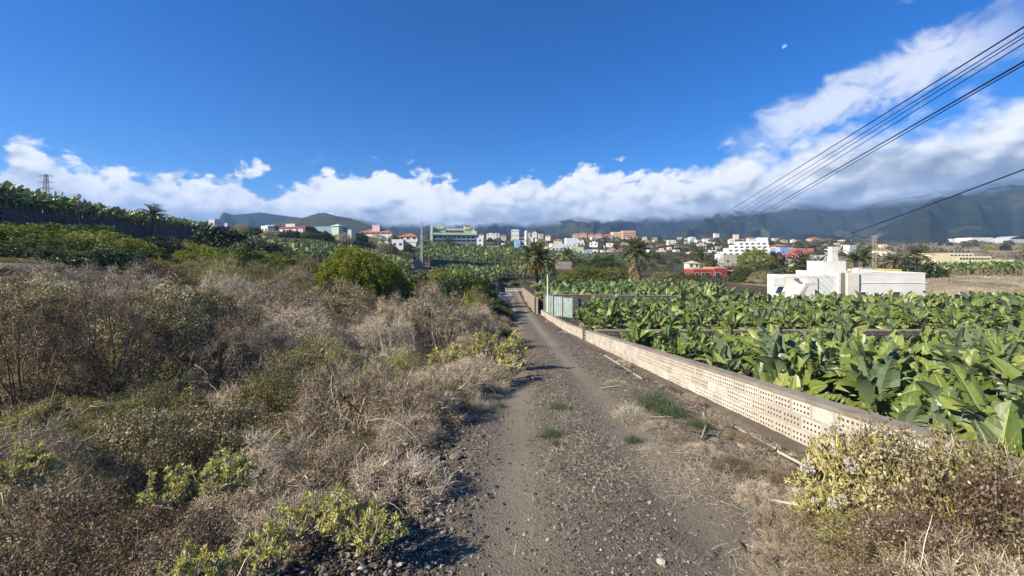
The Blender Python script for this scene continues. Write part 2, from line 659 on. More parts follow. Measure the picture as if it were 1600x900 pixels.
# ================================================================== GROUND
def ground_material():
    m, T, b = new_mat("ground_soil")
    geo = T.node('ShaderNodeNewGeometry')
    P = geo.outputs['Position']
    dry = T.node('ShaderNodeAttribute', attribute_name='dry')
    n1 = T.noise(P, 0.9, 8, 0.65)
    n2 = T.noise(P, 0.06, 7, 0.62)
    n3 = T.noise(P, 14, 5, 0.7)
    soil = T.ramp(n1, [(0.3, (0.035, 0.028, 0.022)), (0.5, (0.075, 0.06, 0.046)), (0.68, (0.15, 0.125, 0.09))])
    scrub = T.ramp(T.noise(P, 0.16, 9, 0.72), [(0.36, (0.030, 0.038, 0.016)), (0.47, (0.062, 0.062, 0.03)), (0.55, (0.12, 0.098, 0.058)), (0.68, (0.19, 0.15, 0.095))])
    tan = T.ramp(T.noise(P, 0.10, 9, 0.7), [(0.34, (0.10, 0.08, 0.045)), (0.43, (0.22, 0.175, 0.11)), (0.54, (0.38, 0.31, 0.20)), (0.75, (0.48, 0.40, 0.27))])
    sx = T.node('ShaderNodeSeparateXYZ')
    T.l.new(P, sx.inputs[0])
    far = T.smooth(sx.outputs[1], 60, 130)
    c = T.mix(far, soil, scrub)
    c = T.mix(dry.outputs['Fac'], c, tan)
    c = T.mix(T.smooth(n3, 0.35, 0.7, 0.0, 0.4), c, (0.02, 0.017, 0.014), 'MIX')
    T.l.new(c, b.inputs['Base Color'])
    b.inputs['Roughness'].default_value = 0.95
    b.inputs['Specular IOR Level'].default_value = 0.1
    bp = T.node('ShaderNodeBump')
    bp.inputs['Strength'].default_value = 0.8
    bp.inputs['Distance'].default_value = 0.05
    T.l.new(T.noise(P, 9, 7, 0.7), bp.inputs['Height'])
    T.l.new(bp.outputs[0], b.inputs['Normal'])
    return m


def build_ground():
    nu, nv = 520, 460
    yy = np.exp(np.linspace(math.log(8), math.log(1450), nv)) - 28 + 0
    yy = np.sort(np.unique(np.concatenate([yy, [22.5, 22.9, 47.0, 47.4]])))
    nv = len(yy)
    uu = np.sinh(np.linspace(-2.0, 2.0, nu)) / np.sinh(2.0) * 2.4
    Y = np.repeat(yy[:, None], nu, 1)
    X = uu[None] * (np.maximum(Y, -8) + 30)
    Z = ground_z(X, Y)
    d = np.maximum(Y, 4)
    amp = np.clip(0.05 + d * 0.004, 0.03, 2.0)
    lump = fbm(X / (3 + d * 0.05), Y / (3 + d * 0.05), 4, 5) * amp
    near_road = sstep(1.6, 4.0, np.abs(X - x_road(Y) - 0.8))
    Z = Z + lump * np.where(Y < 115, near_road, 1)
    # sink under the finer road sheet
    on = (X > x_road(Y) - 2.4) & (X < x_wall(Y) - 0.02) & (Y < 112) & (Y > -6)
    Z = np.where(on, Z - 0.12, Z)
    V = np.stack([X, Y, Z], -1).reshape(-1, 3)
    i = np.arange(nv - 1)[:, None] * nu + np.arange(nu - 1)[None]
    q = np.stack([i, i + 1, i + nu + 1, i + nu], -1).reshape(-1, 4)
    b = MB()
    b.add(V, q)
    me = b.mesh('ground', [ground_material()], True)
    # how much dry pale slope there is: the bank right of the white house and the hillside behind it
    px = X / np.maximum(Y, 1) * FPX + 800
    dry = sstep(1200, 1360, px) * sstep(130, 200, Y) * (1.0 + 0.5 * fbm(X / 60, Y / 25, 4, 9))
    dry = np.maximum(dry, sstep(58, 66, X) * sstep(52, 62, Y) * (Y < 120) * sstep(50, 64, Y))
    dry = np.maximum(dry, sstep(0.05, 0.4, fbm(X / 90, Y / 50, 4, 3)) * (Y > 250) * 0.6)
    a = me.attributes.new('dry', 'FLOAT', 'POINT')
    a.data.foreach_set('value', np.clip(dry, 0, 1).astype(np.float32).ravel())
    structure(link('ground', me))


build_ground()


def road_z(x, y):
    """fine height of the track, ruts and verge"""
    xr = x_road(y)
    xw = x_wall(y)
    z = ground_z(x, y)
    c = x - xr
    w = sstep(-1.9, -1.3, c) * (1 - sstep(1.5, 2.1, c))
    rut = np.exp(-((c + 0.72) / 0.33) ** 2) + np.exp(-((c - 0.82) / 0.33) ** 2)
    z = z - 0.060 * rut * w
    rough = (0.35 + 0.65 * (1 - np.clip(rut, 0, 1)))
    z = z + fbm(x / 0.45, y / 0.45, 3, 11) * 0.035 * rough
    verge = sstep(1.6, 2.2, c) * (1 - sstep(xw - 0.75, xw - 0.5, x))
    z = z + verge * (0.05 + 0.10 * fbm(x / 0.3, y / 0.3, 3, 12))
    left = 1 - sstep(-2.1, -1.2, c)
    z = z + left * (0.02 + 0.16 * np.abs(fbm(x / 0.35, y / 0.35, 3, 13)))
    z = z + np.where(y < 14, fbm(x / 0.07, y / 0.07, 2, 14) * 0.012 * rough, 0)
    return z


def road_material():
    m, T, b = new_mat("track_cinder")
    geo = T.node('ShaderNodeNewGeometry')
    P = geo.outputs['Position']
    rut = T.node('ShaderNodeAttribute', attribute_name='rut')
    fine = T.noise(P, 42, 6, 0.75)
    mid = T.noise(P, 5, 7, 0.7)
    big = T.noise(P, 0.7, 5, 0.6)
    col = T.ramp(fine, [(0.30, (0.055, 0.045, 0.034)), (0.48, (0.155, 0.131, 0.095)), (0.62, (0.265, 0.226, 0.163)), (0.78, (0.52, 0.45, 0.33))])
    col = T.mix(T.smooth(mid, 0.40, 0.62, 0.0, 0.6), col, (0.165, 0.134, 0.098))
    col = T.mix(T.m('MULTIPLY', rut.outputs['Fac'], 0.85), col, (0.275, 0.232, 0.168))
    col = T.mix(T.smooth(big, 0.42, 0.66, 0.0, 0.35), col, (0.135, 0.107, 0.078))
    vor = T.node('ShaderNodeTexVoronoi', feature='F1')
    vor.inputs['Scale'].default_value = 60
    T.l.new(P, vor.inputs['Vector'])
    fl = T.m('MULTIPLY', T.smooth(vor.outputs['Distance'], 0.24, 0.10), T.smooth(T.noise(P, 3.3, 3), 0.45, 0.62))
    col = T.mix(T.m('MULTIPLY', fl, 0.55), col, (0.36, 0.32, 0.25))
    T.l.new(col, b.inputs['Base Color'])
    b.inputs['Roughness'].default_value = 0.95
    b.inputs['Specular IOR Level'].default_value = 0.15
    bp = T.node('ShaderNodeBump')
    bp.inputs['Strength'].default_value = 1.0
    bp.inputs['Distance'].default_value = 0.018
    T.l.new(T.m('ADD', T.noise(P, 55, 5, 0.8), T.m('MULTIPLY', vor.outputs['Distance'], -0.6)), bp.inputs['Height'])
    T.l.new(bp.outputs[0], b.inputs['Normal'])
    return m


def build_road():
    yy = np.concatenate([np.arange(-6, 1, 0.2), np.arange(1, 9, 0.035), np.exp(np.linspace(math.log(9), math.log(112), 330))])
    nx = 190
    Y = np.repeat(yy[:, None], nx, 1)
    L = x_road(yy) - 2.6
    Rr = x_wall(yy) - 0.02
    t = np.linspace(0, 1, nx)[None]
    X = L[:, None] * (1 - t) + Rr[:, None] * t
    Z = road_z(X, Y)
    Z[:, 0] -= 0.25
    Z[:, -1] -= 0.05
    V = np.stack([X, Y, Z], -1).reshape(-1, 3)
    i = np.arange(len(yy) - 1)[:, None] * nx + np.arange(nx - 1)[None]
    q = np.stack([i, i + 1, i + nx + 1, i + nx], -1).reshape(-1, 4)
    me = MB().add(V, q).mesh('road', [road_material()], False)
    c = X - x_road(Y)
    rut = np.exp(-((c + 0.72) / 0.4) ** 2) + np.exp(-((c - 0.82) / 0.4) ** 2)
    a = me.attributes.new('rut', 'FLOAT', 'POINT')
    a.data.foreach_set('value', np.clip(rut, 0, 1).astype(np.float32).ravel())
    structure(link('road', me))


build_road()

# ================================================================== MOUNTAINS
def mountain_mat(name, fade):
    m, T, b = new_mat(name)
    geo = T.node('ShaderNodeNewGeometry')
    P = geo.outputs['Position']
    mp = T.node('ShaderNodeMapping')
    mp.inputs['Scale'].default_value = (1, 1, 2.0)
    T.l.new(P, mp.inputs['Vector'])
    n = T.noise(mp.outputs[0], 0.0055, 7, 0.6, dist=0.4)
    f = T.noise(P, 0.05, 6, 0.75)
    shaded_forest = T.ramp(f, [(0.3, (0.010, 0.018, 0.012)), (0.6, (0.026, 0.036, 0.020)), (0.8, (0.046, 0.056, 0.030))])
    sunlit_patch = T.ramp(f, [(0.3, (0.06, 0.072, 0.034)), (0.7, (0.13, 0.135, 0.070))])  # sunlit patches put into the colour, over a base darkened for cloud shade
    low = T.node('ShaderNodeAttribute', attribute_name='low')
    c = T.mix(T.m('MULTIPLY', T.smooth(n, 0.50, 0.60), low.outputs['Fac']), shaded_forest, sunlit_patch)
    T.l.new(c, b.inputs['Base Color'])
    b.inputs['Roughness'].default_value = 1.0
    b.inputs['Specular IOR Level'].default_value = 0.05
    bp = T.node('ShaderNodeBump')
    bp.inputs['Strength'].default_value = 1.0
    bp.inputs['Distance'].default_value = 7
    T.l.new(T.noise(P, 0.03, 7, 0.7), bp.inputs['Height'])
    T.l.new(bp.outputs[0], b.inputs['Normal'])
    if fade:   # the summits dissolve into the cloud that lies on them
        at_ = T.node('ShaderNodeAttribute', attribute_name='mist')
        tr = T.node('ShaderNodeBsdfTransparent')
        mx = T.node('ShaderNodeMixShader')
        ff = T.m('ADD', at_.outputs['Fac'], T.m('MULTIPLY', T.m('MULTIPLY', T.m('SUBTRACT', T.noise(mp.outputs[0], 0.006, 5, 0.5), 0.5), 1.1), T.smooth(at_.outputs['Fac'], 0.0, 0.35)))
        T.l.new(T.smooth(ff, 0.0, 0.95), mx.inputs[0])
        T.l.new(b.outputs[0], mx.inputs[1])
        T.l.new(tr.outputs[0], mx.inputs[2])
        T.l.new(mx.outputs[0], m.node_tree.nodes['Material Output'].inputs['Surface'])
    return m


def build_mountains():
    sky = np.array([(-700, 322), (-200, 340), (200, 352), (300, 350), (325, 344), (343, 341), (348, 331), (365, 335), (392, 333), (405, 331), (425, 334), (455, 338), (480, 341), (520, 343), (600, 350), (700, 353), (800, 350), (870, 348),
                    (900, 341), (940, 346), (1000, 343), (1060, 340), (1150, 331), (1250, 318), (1330, 320), (1400, 312), (1480, 302), (1540, 290), (1600, 280), (1800, 262), (2400, 262)], float)
    na, nr = 700, 150
    aa = np.linspace(-1.08, 1.12, na)
    rr = np.linspace(0, 1, nr)
    px = 800 + FPX * np.tan(aa)
    elev = np.interp(px, sky[:, 0], (400 - sky[:, 1]) / FPX) * np.cos(aa)
    Rk = 2600 + 250 * np.sin(aa * 3)
    A = np.repeat(aa[:, None], nr, 1)
    RR = 1150 + (Rk[:, None] - 1150) * rr[None] ** 1.15
    fade = sstep(500, 600, px)[:, None]
    extra = 0.022 * fade                                      # what rises on into the cloud
    H = (elev[:, None] + extra) * RR[:, -1:]
    sh = rr[None] ** 1.7
    base = 40.0
    Xp, Yp = RR * np.sin(A), RR * np.cos(A)
    spur = 1 - 2 * np.abs(fbm(A * 5.5 + 0.35 * np.sin(RR / 500), RR / 1500, 2, 21))
    spur2 = 1 - 2 * np.abs(fbm(A * 19 + spur * .4, RR / 500, 3, 22))
    rel = (spur * 0.46 + spur2 * 0.20 - 0.40)
    env = np.sin(np.pi * np.clip(rr, 0, 1) ** 0.9)[None]
    Z = base + (H - base) * sh + rel * env * (H + 100) * 0.62
    foot = np.exp(-((rr - 0.16) / 0.12) ** 2)[None] * (0.5 + fbm(A * 10, RR / 500, 3, 23)) * 24 * sstep(850, 1150, px)[:, None]
    Z = Z + foot - 30 * (1 - rr[None]) ** 6
    zc = elev[:, None] * RR + EYE                                 # sight line to the cloud base
    mist = fade * np.clip((Z - zc * 0.84) / (zc * 0.20 + 8), 0, 1.6)
    # ceiling of the cloud is one level, wherever it is seen from
    V = np.stack([Xp, Yp, Z], -1).reshape(-1, 3)
    i = np.arange(na - 1)[:, None] * nr + np.arange(nr - 1)[None]
    q = np.stack([i, i + nr, i + nr + 1, i + 1], -1).reshape(-1, 4)
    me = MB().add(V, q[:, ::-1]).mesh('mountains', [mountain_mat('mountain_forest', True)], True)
    a = me.attributes.new('mist', 'FLOAT', 'POINT')
    a.data.foreach_set('value', np.broadcast_to(mist, Z.shape).astype(np.float32).ravel())
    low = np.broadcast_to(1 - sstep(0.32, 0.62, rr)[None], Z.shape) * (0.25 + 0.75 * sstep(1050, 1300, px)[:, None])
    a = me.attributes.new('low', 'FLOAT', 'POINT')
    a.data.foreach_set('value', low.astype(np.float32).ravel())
    structure(link('mountains', me))
    # the rounded volcanic hill behind the houses
    n = 110
    g = np.linspace(-1, 1, n)
    U, W = np.meshgrid(g, g)
    cx, cy = -0.462 * 1050, 1050
    X, Y = cx + U * 330, cy + W * 260
    r = np.sqrt(U ** 2 * np.where(U > 0, 2.2, 8.0) + W ** 2)
    Zh = 35 + 82 * np.clip(1 - r, 0, 1) ** 0.85 * (1 + 0.14 * fbm(U * 4, W * 4, 4, 31)) + fbm(U * 25, W * 25, 3, 32) * 4 - 12 * (r > 1)
    V = np.stack([X, Y, Zh], -1).reshape(-1, 3)
    i = np.arange(n - 1)[:, None] * n + np.arange(n - 1)[None]
    q = np.stack([i, i + 1, i + n + 1, i + n], -1).reshape(-1, 4)
    hm, T, b = new_mat('hill_scrub')
    geo = T.node('ShaderNodeNewGeometry')
    c = T.ramp(T.noise(geo.outputs['Position'], 0.05, 7, 0.75), [(0.35, (0.022, 0.032, 0.012)), (0.5, (0.045, 0.055, 0.02)), (0.7, (0.09, 0.095, 0.04))])
    T.l.new(c, b.inputs['Base Color'])
    b.inputs['Roughness'].default_value = 1
    bp = T.node('ShaderNodeBump')
    bp.inputs['Distance'].default_value = 4
    T.l.new(T.noise(geo.outputs['Position'], 0.12, 6, 0.7), bp.inputs['Height'])
    T.l.new(bp.outputs[0], b.inputs['Normal'])
    structure(MB().add(V, q).obj('hill', [hm], smooth=True))


build_mountains()


def build_haze():
    m = bpy.data.materials.new('haze_air')
    m.use_nodes = True
    T = NT(m.node_tree)
    T.n.clear()
    out = T.node('ShaderNodeOutputMaterial')
    v = T.node('ShaderNodeVolumePrincipled')
    v.inputs['Color'].default_value = (0.36, 0.60, 1.0, 1)
    v.inputs['Density'].default_value = HAZE
    v.inputs['Anisotropy'].default_value = 0.1
    T.l.new(v.outputs[0], out.inputs['Volume'])
    b = MB()
    b.box((0, 1600, 185), (7400, 4000, 470))
    stuff(b.obj('haze', [m]))


HAZE = 0.00017
if HAZE > 0:
    build_haze()

# ================================================================== WALLS
M_BLOCK = plain('block_cream', (0.50, 0.425, 0.33), 0.92, 0.14, 6, 0.15, bump=0.35, stain=0.25)
M_MORTAR = plain('mortar_sand', (0.52, 0.45, 0.36), 0.95, 0.15, 5, 0.1, bump=0.5, stain=0.35)
M_CAP = plain('cap_concrete', (0.30, 0.255, 0.20), 0.95, 0.22, 3, 0.1, bump=0.6, stain=0.5)
M_LEDGE = plain('ledge_concrete', (0.175, 0.145, 0.11), 0.95, 0.2, 2, 0.1, bump=0.4, stain=0.4)
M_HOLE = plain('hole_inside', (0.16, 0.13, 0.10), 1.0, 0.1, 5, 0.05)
M_GREYBLOCK = plain('grey_block', (0.16, 0.145, 0.125), 0.95, 0.3, 2.2, 0.1, bump=0.5, stain=0.5)


def frame_along(p0, p1):
    d = np.array(p1, float) - np.array(p0, float)
    L = np.linalg.norm(d)
    d = d / L
    nrm = np.array([-d[1], d[0]])      # left of the direction of travel: the road side when going away
    return np.array(p0, float), d, nrm, L


def build_block_wall():
    w = thing('block_wall', 'long low cream wall of hollow blocks with rows of holes beside the cinder track', 'wall', (x_wall(0), 0, gz(x_wall(0) - .3, 0)))
    ox, oy, oz = w.location
    TH, CH, MB_ = 0.20, 0.20, 0.02
    NC = 3
    pts = [(x_wall(y), y) for y in (-9.0, 28.0, 49.0)]
    base_z = lambda y: z_road(y) - 0.30
    body, cap, ledge = MB(), MB(), MB()
    brick = MB()
    H = NC * CH + 0.03
    for (p0, p1) in zip(pts[:-1], pts[1:]):
        o, d, nrm, L = frame_along(p0, p1)
        n = int(L / 0.4)
        ss = np.linspace(0, L, n + 1)

        def P(s, off, h):
            q = o + d * s + nrm * off
            return (q[0] - ox, q[1] - oy, base_z(q[1]) + h - oz)
        for k in range(n):
            s0, s1 = ss[k], ss[k + 1]
            # mortar body, cap, ledge as short straight pieces that share their end points
            for mb, o0, o1, h0, h1 in ((body, 0, -TH, -0.25, H), (cap, 0.05, -TH + 0.0, H, H + 0.055), (ledge, 0.46, 0.002, -0.25, 0.035)):
                v = [P(s, oo, h) for s in (s0, s1) for oo in (o0, o1) for h in (h0, h1)]
                q = [(0, 4, 5, 1), (3, 7, 6, 2), (1, 5, 7, 3), (0, 2, 6, 4)]
                if k == 0:
                    q.append((0, 1, 3, 2))
                if k == n - 1:
                    q.append((4, 6, 7, 5))
                mb.add(v, q, 0, 0.5)
            y = (o + d * s0)[1]
            for c in range(NC):
                a = s0 + (0.2 if c % 2 else 0) * (L / n) / 0.4 + 0.012
                b_ = a + (L / n) - 0.04 - random.uniform(0, 0.012)
                if b_ > L:
                    continue
                h0 = c * CH + 0.045 + random.uniform(-.004, .004)
                h1 = h0 + CH - 0.03
                pr = 0.045 + random.uniform(-.003, .004)
                tint = random.random()
                blank = random.random() < 0.07
                ca, cb, za, zb_ = a - 0.012, a - 0.012 + L / n, c * CH + 0.03, (c + 1) * CH + 0.03
                mo = 0.036
                vv = [P(ca, mo, za), P(cb, mo, za), P(cb, mo, zb_), P(ca, mo, zb_), P(a, mo, h0), P(b_, mo, h0), P(b_, mo, h1), P(a, mo, h1)]
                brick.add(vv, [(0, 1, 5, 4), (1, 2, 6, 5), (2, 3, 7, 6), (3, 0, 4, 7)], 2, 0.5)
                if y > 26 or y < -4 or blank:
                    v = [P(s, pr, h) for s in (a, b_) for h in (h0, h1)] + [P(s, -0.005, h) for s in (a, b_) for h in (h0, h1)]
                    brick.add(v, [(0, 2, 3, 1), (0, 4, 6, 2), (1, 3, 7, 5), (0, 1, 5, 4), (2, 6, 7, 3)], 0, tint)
                    if y > 26 and not blank:      # far bricks: each row of holes as one flat strip, hole shade painted dark
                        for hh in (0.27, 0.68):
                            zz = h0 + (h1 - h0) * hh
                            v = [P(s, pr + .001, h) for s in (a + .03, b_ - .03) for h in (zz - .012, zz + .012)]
                            brick.add(v, [(0, 2, 3, 1)], 1, .5)
                    continue
                xs = [a]
                nh = 5
                wcell = (b_ - a) / nh
                for i in range(nh):
                    xs += [a + wcell * (i + .5) - 0.017, a + wcell * (i + .5) + 0.017]
                xs.append(b_)
                hh = h1 - h0
                zs = [h0, h0 + hh * .27 - .016, h0 + hh * .27 + .016, h0 + hh * .71 - .016, h0 + hh * .71 + .016, h1]
                V, Q, Mt = [], [], []
                for zi in zs:
                    for xi in xs:
                        V.append(P(xi, pr, zi))
                nxx = len(xs)
                for r in range(5):
                    for cc in range(nxx - 1):
                        i = r * nxx + cc
                        if r in (1, 3) and cc % 2 == 1:
                            j = len(V)
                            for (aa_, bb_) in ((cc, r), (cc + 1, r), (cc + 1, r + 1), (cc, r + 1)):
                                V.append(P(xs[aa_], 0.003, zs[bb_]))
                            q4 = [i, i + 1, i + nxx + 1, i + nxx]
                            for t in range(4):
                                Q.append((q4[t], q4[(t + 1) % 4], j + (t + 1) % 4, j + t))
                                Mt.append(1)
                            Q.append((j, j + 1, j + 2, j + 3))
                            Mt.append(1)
                        else:
                            Q.append((i, i + 1, i + nxx + 1, i + nxx))
                            Mt.append(0)
                j = len(V)
                V += [P(s, -0.005, h) for s in (a, b_) for h in (h0, h1)]
                c00, c10, c01, c11 = 0, nxx - 1, 5 * nxx, 6 * nxx - 1
                Q += [(c00, j, j + 2, c10), (c01, c11, j + 3, j + 1), (c00, c01, j + 1, j), (c10, j + 2, j + 3, c11)]
                Mt += [0] * 4
                brick.add(V, Q, Mt, tint)
    body.obj('mortar_core', [M_MORTAR], w)
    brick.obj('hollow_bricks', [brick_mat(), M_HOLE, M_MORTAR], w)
    cap.obj('coping', [M_CAP], w)
    ledge.obj('footing', [M_LEDGE], w)
    # open pier with stacked holes at the joint
    pier = MB()
    y = 24.3
    x = x_wall(y)
    zb = base_z(y)
    for k in range(5):
        for s in (-1, 1):
            pier.box((x - 0.06 + s * 0.11 - ox, y + 0 - oy, zb + 0.10 + k * 0.165 - oz), (0.05, 0.22, 0.16), 0)
        pier.box((x - 0.06 - ox, y - oy, zb + 0.025 + k * 0.165 - oz), (0.26, 0.24, 0.035), 0)
    pier.box((x - 0.06 - ox, y - oy, zb + 0.88 - oz), (0.28, 0.26, 0.05), 0)
    pier.obj('open_pier', [M_GREYBLOCK], w)


def brick_mat():
    m, T, b = new_mat('brick_cream')
    at_ = T.node('ShaderNodeAttribute', attribute_name='tint')
    tc = T.node('ShaderNodeTexCoord')
    c = T.ramp(at_.outputs['Fac'], [(0, (0.48, 0.43, 0.34)), (0.4, (0.62, 0.56, 0.46)), (0.8, (0.72, 0.66, 0.55)), (1, (0.55, 0.47, 0.37))])
    n = T.noise(tc.outputs['Object'], 9, 6, 0.7)
    c = T.mix(T.smooth(n, 0.42, 0.72, 0, 0.45), c, (0.30, 0.235, 0.165))
    n2 = T.noise(tc.outputs['Object'], 0.9, 6, 0.7, dist=0.6)
    c = T.mix(T.smooth(n2, 0.52, 0.68, 0, 0.4), c, (0.60, 0.55, 0.47))
    T.l.new(c, b.inputs['Base Color'])
    b.inputs['Roughness'].default_value = 0.92
    b.inputs['Specular IOR Level'].default_value = 0.15
    bp = T.node('ShaderNodeBump')
    bp.inputs['Strength'].default_value = 0.4
    bp.inputs['Distance'].default_value = 0.01
    T.l.new(T.noise(tc.outputs['Object'], 60, 5, 0.7), bp.inputs['Height'])
    T.l.new(bp.outputs[0], b.inputs['Normal'])
    return m


build_block_wall()


def course_mat(name, cols, bw, bh, mortar, stain=0.5):
    """masonry seen from afar: block courses in the wall's own plane (its local x and z)"""
    m, T, b = new_mat(name)
    tc = T.node('ShaderNodeTexCoord')
    mp = T.node('ShaderNodeMapping')
    mp.inputs['Rotation'].default_value = (R(90), 0, 0)
    T.l.new(tc.outputs['Object'], mp.inputs['Vector'])
    br = T.node('ShaderNodeTexBrick')
    T.l.new(mp.outputs[0], br.inputs['Vector'])
    br.inputs['Scale'].default_value = 1.0
    br.inputs['Brick Width'].default_value = bw
    br.inputs['Row Height'].default_value = bh
    br.inputs['Mortar Size'].default_value = 0.018
    br.inputs['Color1'].default_value = (*cols[0], 1)
    br.inputs['Color2'].default_value = (*cols[1], 1)
    br.inputs['Mortar'].default_value = (*mortar, 1)
    n = T.noise(tc.outputs['Object'], 0.8, 7, 0.7, dist=0.5)
    c = T.mix(T.smooth(n, 0.40, 0.68, 0, stain), br.outputs['Color'], tuple(x * 0.4 for x in cols[0]))
    T.l.new(c, b.inputs['Base Color'])
    b.inputs['Roughness'].default_value = 0.95
    b.inputs['Specular IOR Level'].default_value = 0.1
    bp = T.node('ShaderNodeBump')
    bp.inputs['Strength'].default_value = 0.7
    bp.inputs['Distance'].default_value = 0.03
    T.l.new(T.m('ADD', br.outputs['Fac'], T.m('MULTIPLY', T.noise(tc.outputs['Object'], 9, 5), -1.2)), bp.inputs['Height'])
    T.l.new(bp.outputs[0], b.inputs['Normal'])
    return m


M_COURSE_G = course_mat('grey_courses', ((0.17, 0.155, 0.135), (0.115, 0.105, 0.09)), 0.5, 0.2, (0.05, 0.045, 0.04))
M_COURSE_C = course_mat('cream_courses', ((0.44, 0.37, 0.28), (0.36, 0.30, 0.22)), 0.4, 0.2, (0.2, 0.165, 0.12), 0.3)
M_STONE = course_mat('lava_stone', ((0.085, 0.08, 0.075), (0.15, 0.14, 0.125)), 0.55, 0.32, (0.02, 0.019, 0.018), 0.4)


def wall_run(name, label, p0, p1, z0, z1, h, th, mat, capmat=None, group=None, seg=1, sink=0.5, cap_h=0.08):
    """a straight wall from p0 to p1 (x, y); z0, z1: foot heights; h: height (number or pair)"""
    o, d, nrm, L = frame_along(p0, p1)
    rz = math.atan2(d[1], d[0])
    t = thing(name, label, 'wall', (p0[0], p0[1], z0), rz, group)
    ha, hb = (h if not np.isscalar(h) else (h, h))
    dz = z1 - z0
    b, c = MB(), MB()
    v = []
    for (x, zf, hh) in ((0, 0, ha), (L, dz, hb)):
        for y in (-th / 2, th / 2):
            v += [(x, y, zf - sink), (x, y, zf + hh)]
    q = [(0, 4, 5, 1), (2, 3, 7, 6), (1, 5, 7, 3), (0, 1, 3, 2), (4, 6, 7, 5)]
    b.add(v, q)
    b.obj('masonry', [mat], t)
    if capmat:
        v = []
        for (x, zf, hh) in ((-0.02, 0, ha), (L + 0.02, dz, hb)):
            for y in (-th / 2 - .03, th / 2 + .03):
                v += [(x, y, zf + hh + .002), (x, y, zf + hh + cap_h)]
        c.add(v, q + [(0, 2, 6, 4)])
        c.obj('coping', [capmat], t)
    return t


# taller wall beyond the gateway, with its post and gate leaf
wall_run('block_wall', 'tall cream block wall running on beyond the gateway beside the track', (2.95, 52.2), (2.45, 95), z_road(52.2) - .2, z_road(95) - .2, (1.95, 1.6), 0.2, M_COURSE_C, M_CAP, None)
g = thing('gate', 'narrow dark timber gate leaf with pale post beside the track', 'gate', (3.1, 50.6, z_road(50.5) - .25))
MB().box((0.0, 0, 1.0), (0.22, 0.22, 2.2)).obj('post', [M_BLOCK], g)
bb = MB()
for k in range(7):
    bb.box((-0.03 - 0.02 * k, 0.28 + k * 0.17, 1.02), (0.05, 0.155, 1.8))
bb.obj('boards', [plain('old_timber', (0.07, 0.05, 0.035), 0.9, 0.3, 4)], g)

# grey windbreak walls that divide the banana terraces
def zf(x, y):
    return gz(x, y)


wall_run('windbreak_wall', 'grey block windbreak wall dividing the near banana plots', (4.75, 22.8), (46, 22.8), -5.2, -5.2, (2.62, 2.62), 0.22, M_COURSE_G, M_CAP)
wall_run('windbreak_wall', 'low grey block wall behind the green corrugated fence in the banana plots', (3.75, 49.2), (19, 47.6), -5.3, -5.3, (2.25, 2.25), 0.22, M_COURSE_G, M_CAP)

# green corrugated fence at the plot entrance
fe = thing('corrugated_fence', 'pale green corrugated panel fence in front of the grey block wall', 'fence', (3.8, 47.6, -5.0))
fp0, fp1 = np.array((3.8, 47.6)), np.array((6.5, 44.0))
b = MB()
n = 60
fo, fd, fn, fl = frame_along(fp0, fp1)
V = []
for i in range(n + 1):
    s = fl * i / n
    q = fo + fd * s + fn * (0.05 * math.sin(i * 1.6))
    V += [(q[0] - 3.8, q[1] - 47.6, -0.2), (q[0] - 3.8, q[1] - 47.6, 2.05 - 0.02 * i / n + 0.03 * (i // 10 % 2))]
b.add(V, [(2 * i, 2 * i + 2, 2 * i + 3, 2 * i + 1) for i in range(n)])
so = b.obj('panel', [plain('green_sheet', (0.34, 0.42, 0.385), 0.5, 0.2, 1.5, 0.4, stain=0.3)], fe)
for s in (0, 0.33, 0.66, 1.0):
    q = fo + fd * fl * s - fn * 0.09
    MB().box((q[0] - 3.8, q[1] - 47.6, 1.0), (0.07, 0.07, 2.4)).obj('post', [M_BLOCK], fe)

M_WHITEPAINT = plain('white_render', (0.74, 0.70, 0.60), 0.85, 0.06, 1.2, 0.2, stain=0.12)
po = MB()
po.tubes([(0, 0, -0.3), (0.03, 0, 2.2), (0, 0, 4.6)], 0.09, sides=8, taper=0.8)
tag(po.obj('post', [M_WHITEPAINT], loc=(4.05, 46.6, -5.1), smooth=True), 'slim whitish concrete post standing at the green corrugated fence', 'post').name = 'concrete_pole'

# terrace wall on the left hillside, in shade, below its banana rows
TERR = [(-72, 24, 5.9), (-56.5, 45, 4.9), (-78, 82, 6.2), (-108, 148, 8.2)]
for i, (a, c) in enumerate(zip(TERR[:-1], TERR[1:])):
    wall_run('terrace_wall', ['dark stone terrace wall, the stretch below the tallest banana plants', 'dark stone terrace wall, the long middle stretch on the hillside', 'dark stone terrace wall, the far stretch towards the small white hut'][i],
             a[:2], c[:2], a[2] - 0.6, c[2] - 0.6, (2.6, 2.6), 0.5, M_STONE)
# terrace wall in the middle distance with a pale end
p = at(672, 420, 152)
p2 = at(762, 426, 165)
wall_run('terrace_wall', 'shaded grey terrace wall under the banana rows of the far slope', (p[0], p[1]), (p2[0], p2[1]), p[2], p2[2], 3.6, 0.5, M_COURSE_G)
p = at(645, 417, 148)
p2 = at(663, 418, 151)
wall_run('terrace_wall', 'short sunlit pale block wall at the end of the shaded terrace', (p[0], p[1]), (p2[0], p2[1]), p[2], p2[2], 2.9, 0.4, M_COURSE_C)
p = at(868, 412, 118)
p2 = at(893, 412, 118)
wall_run('terrace_wall', 'pale block wall between banana rows left of the green mound', (p[0], p[1]), (p2[0], p2[1]), p[2] - 1, p2[2] - 1, 1.6, 0.3, M_COURSE_C)

